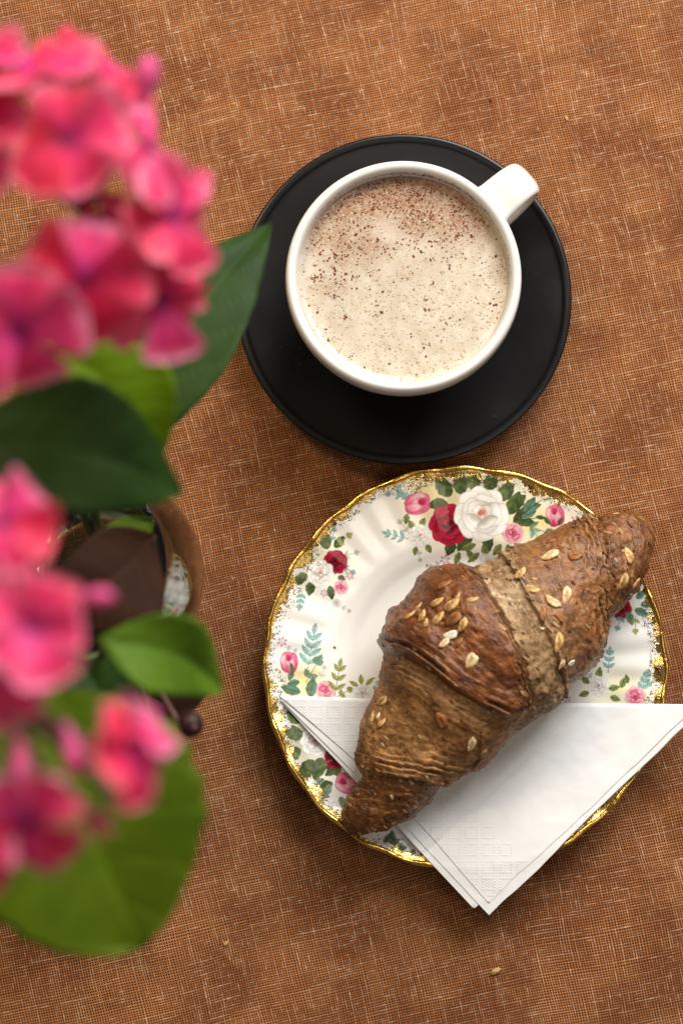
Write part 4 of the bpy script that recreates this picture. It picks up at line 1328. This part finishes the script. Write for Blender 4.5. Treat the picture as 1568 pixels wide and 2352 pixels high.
def floret(parent, px, py, z, dir_deg, tilt, rpx, roll, seed):
    r0 = random.Random(seed)
    z = z + LIFT
    p = Vector(at(px, py, z)) - wloc(parent)
    a = math.radians(dir_deg); t = math.radians(tilt)
    n_ = Vector((math.sin(t) * math.cos(a), math.sin(t) * math.sin(a), math.cos(t)))
    q_ = n_.to_track_quat('Z', 'Y').to_matrix().to_4x4()
    s = rpx * mpp(px, py, z)
    Mx = Matrix.Translation(p) @ q_ @ Matrix.Rotation(math.radians(roll), 4, 'Z') @ Matrix.Scale(s, 4)
    fo = inst('floret', TM, Mx, parent)
    for i in range(5):
        Mp = Matrix.Rotation(i * 2 * PI / 5 + r0.uniform(-.14, .14), 4, 'Z') @ Matrix.Rotation(r0.uniform(-.40, .38), 4, 'Y') @ Matrix.Rotation(.16 + r0.uniform(-.08, .08), 4, 'X')
        Mp = Mp @ Matrix.Scale(r0.uniform(.92, 1.06), 4)
        inst('petal', PM[r0.randrange(6)], Mp, fo)
    tip = p + q_ @ Vector((0, 0, -s * .95))
    return np.array(tip + wloc(parent))


def bud(parent, px, py, z, ang, Lpx, Wpx):
    z = z + LIFT
    p = at(px, py, z); m = mpp(px, py, z)
    a = math.radians(ang)
    d = np.array([math.cos(a), math.sin(a), .25]) * Lpx * m
    pts = [p - d, p - d * .4, p + d * .2, p + d * .7, p + d]
    v, f = tube(pts, [Wpx * m * .35, Wpx * m * .6, Wpx * m, Wpx * m * .8, Wpx * m * .1], 8, 14)
    obj('bud', v, f, M_BUD, parent)
    return p - d


def phlox(label, top, florets, buds, vase_off, mat):
    """one flower stem from the vase floor up to its head"""
    foot = (VX + vase_off[0], VY + vase_off[1], .012)
    ph_ = thing('phlox_stem', label, 'flower', foot, 'pink phlox in the vase')
    topv = at(top[0], top[1], top[2] + LIFT)
    mouth = np.array([VX + vase_off[0] * -.2 + .012 * np.sign(topv[0] - VX) * 0, VY + vase_off[1] * -.4, .15])
    mouth[:2] += np.clip((topv[:2] - mouth[:2]) * .3, -.022, .022)
    v, f = tube([foot, (np.array(foot) + mouth) / 2, mouth, mouth * .4 + topv * .6 + np.array([0, 0, .012]), topv], [.0022, .0022, .0021, .0018, .0013], 8, 40)
    obj('stem', v, f, mat, ph_)
    ends = [floret(ph_, *q_, 100 + i + len(label)) for i, q_ in enumerate(florets)] + [bud(ph_, *q_) for q_ in buds]
    for e_ in ends:
        mid_ = (topv * .5 + e_ * .5) - np.array([0, 0, .006])
        v, f = tube([topv - np.array([0, 0, .004]), mid_, e_], [.0010, .0009, .0009], 6, 10)
        obj('pedicel', v, f, mat, ph_)
    return ph_


phlox('fullest pink phlox head, nearest the black saucer', (190, 480, .285),
      [(158, 325, .335, 200, 8, 150, 20), (352, 350, .325, 15, 62, 140, 75), (70, 165, .318, 100, 58, 165, 10), (196, 640, .330, 270, 28, 150, 5), (398, 500, .322, 15, 52, 140, 40), (372, 690, .312, -35, 48, 145, 0),
       (44, 760, .330, 250, 28, 155, 30), (-70, 330, .318, 170, 40, 150, 50), (215, 150, .300, 75, 62, 125, 15), (110, 140, .300, 120, 55, 105, 40), (-22, 165, .31, 140, 40, 120, 0),
       (330, 700, .295, -60, 70, 120, 15), (392, 395, .300, 40, 60, 105, 60), (262, 240, .312, 60, 40, 90, 33), (410, 610, .300, 0, 62, 110, 25), (250, 520, .300, 200, 50, 85, 10)],
      [(335, 190, .318, 78, 62, 30), (60, 600, .30, 60, 40, 16)], (.010, .012), M_STEM)
phlox('pink phlox head above the glass vase, cut off by the left edge', (-20, 1400, .33),
      [(5, 1200, .365, 20, 35, 125, 20), (78, 1445, .372, 0, 15, 138, 60), (-30, 1560, .365, 250, 30, 140, 10), (-90, 1330, .36, 180, 30, 130, 0)],
      [(215, 1372, .355, 2, 52, 24)], (-.010, -.002), M_STEM_P)
phlox('sparse pink phlox head with unopened buds above the large lower leaf', (20, 1620, .335),
      [(300, 1730, .372, 15, 64, 128, 25), (62, 1890, .376, 240, 30, 150, 0), (-90, 1950, .37, 200, 30, 140, 20), (215, 1880, .352, 230, 75, 70, 0), (315, 1670, .366, 60, 75, 95, 10)],
      [(168, 1722, .365, -70, 62, 28), (48, 1752, .362, -85, 55, 28)], (.004, -.014), M_STEM_P)

# ------------------------------------------------------------------ leafy twigs


def leaf(parent, base, tip, W, mat, z0, z1, bend=0.0, fold=.25, droop=.012, skew=0.0, seed=0, teeth=0.0, profile=(.55, 1.0)):
    """leaf blade from base to tip (picture points at heights z0, z1); W half width in pixels"""
    nu, nv = 44, 21
    z0, z1 = (z0 + .075, z1 + .075) if z0 > .236 else (z0, z1)
    r0 = random.Random(seed)
    b, t = at(*base, z0), at(*tip, z1)
    L = np.linalg.norm(t - b)
    d = (t - b) / L
    sd = np.cross(np.array([0, 0, 1.0]), d); sd /= np.linalg.norm(sd)
    up = np.cross(d, sd)
    m = mpp((base[0] + tip[0]) / 2, (base[1] + tip[1]) / 2, (z0 + z1) / 2)
    v, ve = [], []
    ph1 = r0.uniform(0, 6)
    for i in range(nu):
        s = i / (nu - 1)
        pk = profile[0]
        # broad near the base or the middle, drawn out to a point
        g = (s / pk) if s < pk else (1 - s) / (1 - pk)
        hw_ = W * m * (math.sin(g * PI / 2) ** profile[1]) + .00015
        c = b + d * L * s + sd * bend * L * math.sin(PI * s) + up * droop * math.sin(PI * s)
        for j in range(nv):
            q_ = -1 + 2 * j / (nv - 1)
            tee = 1 + (teeth + .012) * (math.sin(s * 60 + q_) + .7 * math.sin(s * 23 + 2 * q_ + ph1)) * abs(q_) ** 6
            y = hw_ * q_ * tee * (1 + skew * (1 if q_ > 0 else -1))
            z = fold * abs(y) + .0016 * math.sin(9 * s + 2.2 * q_ + ph1) * abs(q_)
            v.append(c + sd * y + up * z)
            vv = math.exp(-(q_ / .05) ** 2) + .8 * math.exp(-((((s * 6.5 - abs(q_) * 1.2) % 1) - .5) / .07) ** 2) * (abs(q_) > .04)
            ve.append(min(1, vv))
    o = obj('leaf', np.array(v), grid_faces(nu, nv), mat, parent, attrs={'vein': ve})
    sol = o.modifiers.new('thickness', 'SOLIDIFY'); sol.thickness = .0004
    rib = [b + d * L * s + sd * bend * L * math.sin(PI * s) + up * (droop * math.sin(PI * s) - .0006) for s in np.linspace(0, .97, 9)]
    vv, ff = tube(rib, [.0010, .0008, .0003], 6, 16)
    obj('midrib', vv, ff, mat, o, attrs={'vein': np.full(len(vv), .6)})
    return b


def twig(name, label, cat, off, tip_px, rad=.0019, mat=M_STEM, group=None):
    foot = (VX + off[0], VY + off[1], .012)
    tw = thing(name, label, cat, foot, group)
    topv = at(*tip_px)
    mouth = np.array([VX - off[0] * .3, VY - off[1] * .3, .152])
    mouth[:2] += np.clip((topv[:2] - mouth[:2]) * .4, -.024, .024)
    v, f = tube([foot, (np.array(foot) + mouth) / 2, mouth, mouth * .5 + topv * .5 + np.array([0, 0, .006]), topv], [rad, rad, rad * .9, rad * .8, rad * .6], 8, 36)
    obj('stem', v, f, mat, tw)
    return tw, topv


def petiole(parent, a, b, mat=M_STEM):
    v, f = tube([a, (a + b) / 2 + np.array([0, 0, .003]), b], [.0011, .0010, .0010], 6, 9)
    obj('petiole', v, f, mat, parent)


GR = 'leafy twigs in the vase'
tw, tp = twig('leafy_twig', 'twig with dark green and yellow green leaves reaching over the saucer edge', 'foliage', (.012, -.006), (215, 985, .235), group=GR)
for a in [((318, 1030), (622, 512), 118, M_LEAF_D, .225, .205, .05, .16, .006, .0, 1), ((110, 800), (366, 1085), 122, M_LEAF_Y, .262, .240, .14, .12, .006, 0, 2)]:
    petiole(tw, tp, leaf(tw, *a, profile=(.42, .9)))
leaf_b = leaf(tw, (-110, 1012), (418, 1130), 150, M_LEAF_D, .290, .268, .05, .12, .012, .1, 3, profile=(.45, .85))
petiole(tw, tp, leaf_b)
tw, tp = twig('leafy_twig', 'twig with one small bright green leaf folded along its middle', 'foliage', (.014, .004), (235, 1500, .225), group=GR)
petiole(tw, tp, leaf(tw, (232, 1468), (508, 1582), 92, M_LEAF_B, .262, .240, .10, .35, .006, 0, 4, profile=(.38, .85)))
petiole(tw, tp, leaf(tw, (240, 1500), (40, 1640), 80, M_LEAF_D, .215, .25, 0, .2, .006, 0, 5))
petiole(tw, tp, leaf(tw, (170, 1530), (330, 1660), 85, M_LEAF_D, .225, .235, 0, .2, .006, 0, 6))
tw, tp = twig('leafy_twig', 'twig with the largest broad green leaf hanging at the bottom', 'foliage', (.006, -.014), (150, 1640, .25), group=GR)
petiole(tw, tp, leaf(tw, (12, 1610), (328, 2176), 286, M_LEAF_M, .272, .285, .06, .08, .012, 0, 7, .012, profile=(.55, .62)))
petiole(tw, tp, leaf(tw, (-60, 1700), (-40, 2060), 150, M_LEAF_M, .255, .262, 0, .1, .008, 0, 8, profile=(.5, .7)))
tw, tp = twig('berry_twig', 'reddish twig with dark brown leaves and dark purple berries', 'foliage', (.016, -.008), (235, 1420, .20), mat=M_STEM_P, group=GR)
petiole(tw, tp, leaf(tw, (355, 1230), (60, 1420), 120, M_LEAF_R, .205, .225, .10, .22, .010, .15, 9, profile=(.40, 1.0)), M_STEM_P)
petiole(tw, tp, leaf(tw, (330, 1420), (150, 1560), 95, M_LEAF_R, .195, .215, .0, .15, .006, 0, 10), M_STEM_P)
petiole(tw, tp, leaf(tw, (345, 1690), (485, 1478), 58, M_LEAF_R, .185, .180, .0, .2, .005, 0, 11), M_STEM_P)
petiole(tw, tp, leaf(tw, (225, 1300), (352, 1196), 46, M_LEAF_M, .200, .195, .05, .2, .004, 0, 12))
for (bx, by, br, bz) in [(438, 1664, 31, .225), (412, 1752, 25, .195)]:
    p = at(bx, by, bz); m = br * mpp(bx, by, bz)
    v, f = ball(p, m, m, m * .95, 12, 16)
    bo = obj('berry', v, f, M_BERRY, tw)
    vv, ff = tube([tp, (tp + p) / 2 + np.array([0, 0, -.003]), p + np.array([-m * .9, m * .2, 0])], [.0009, .0008, .0008], 6, 10)
    obj('berry_stalk', vv, ff, M_STEM_P, tw)
    vv, ff = ball(p + np.array([m * .35, -m * .2, m * .88]), m * .22, m * .22, m * .12, 5, 8)
    obj('berry_tip', vv, ff, M_STEM_P, bo)
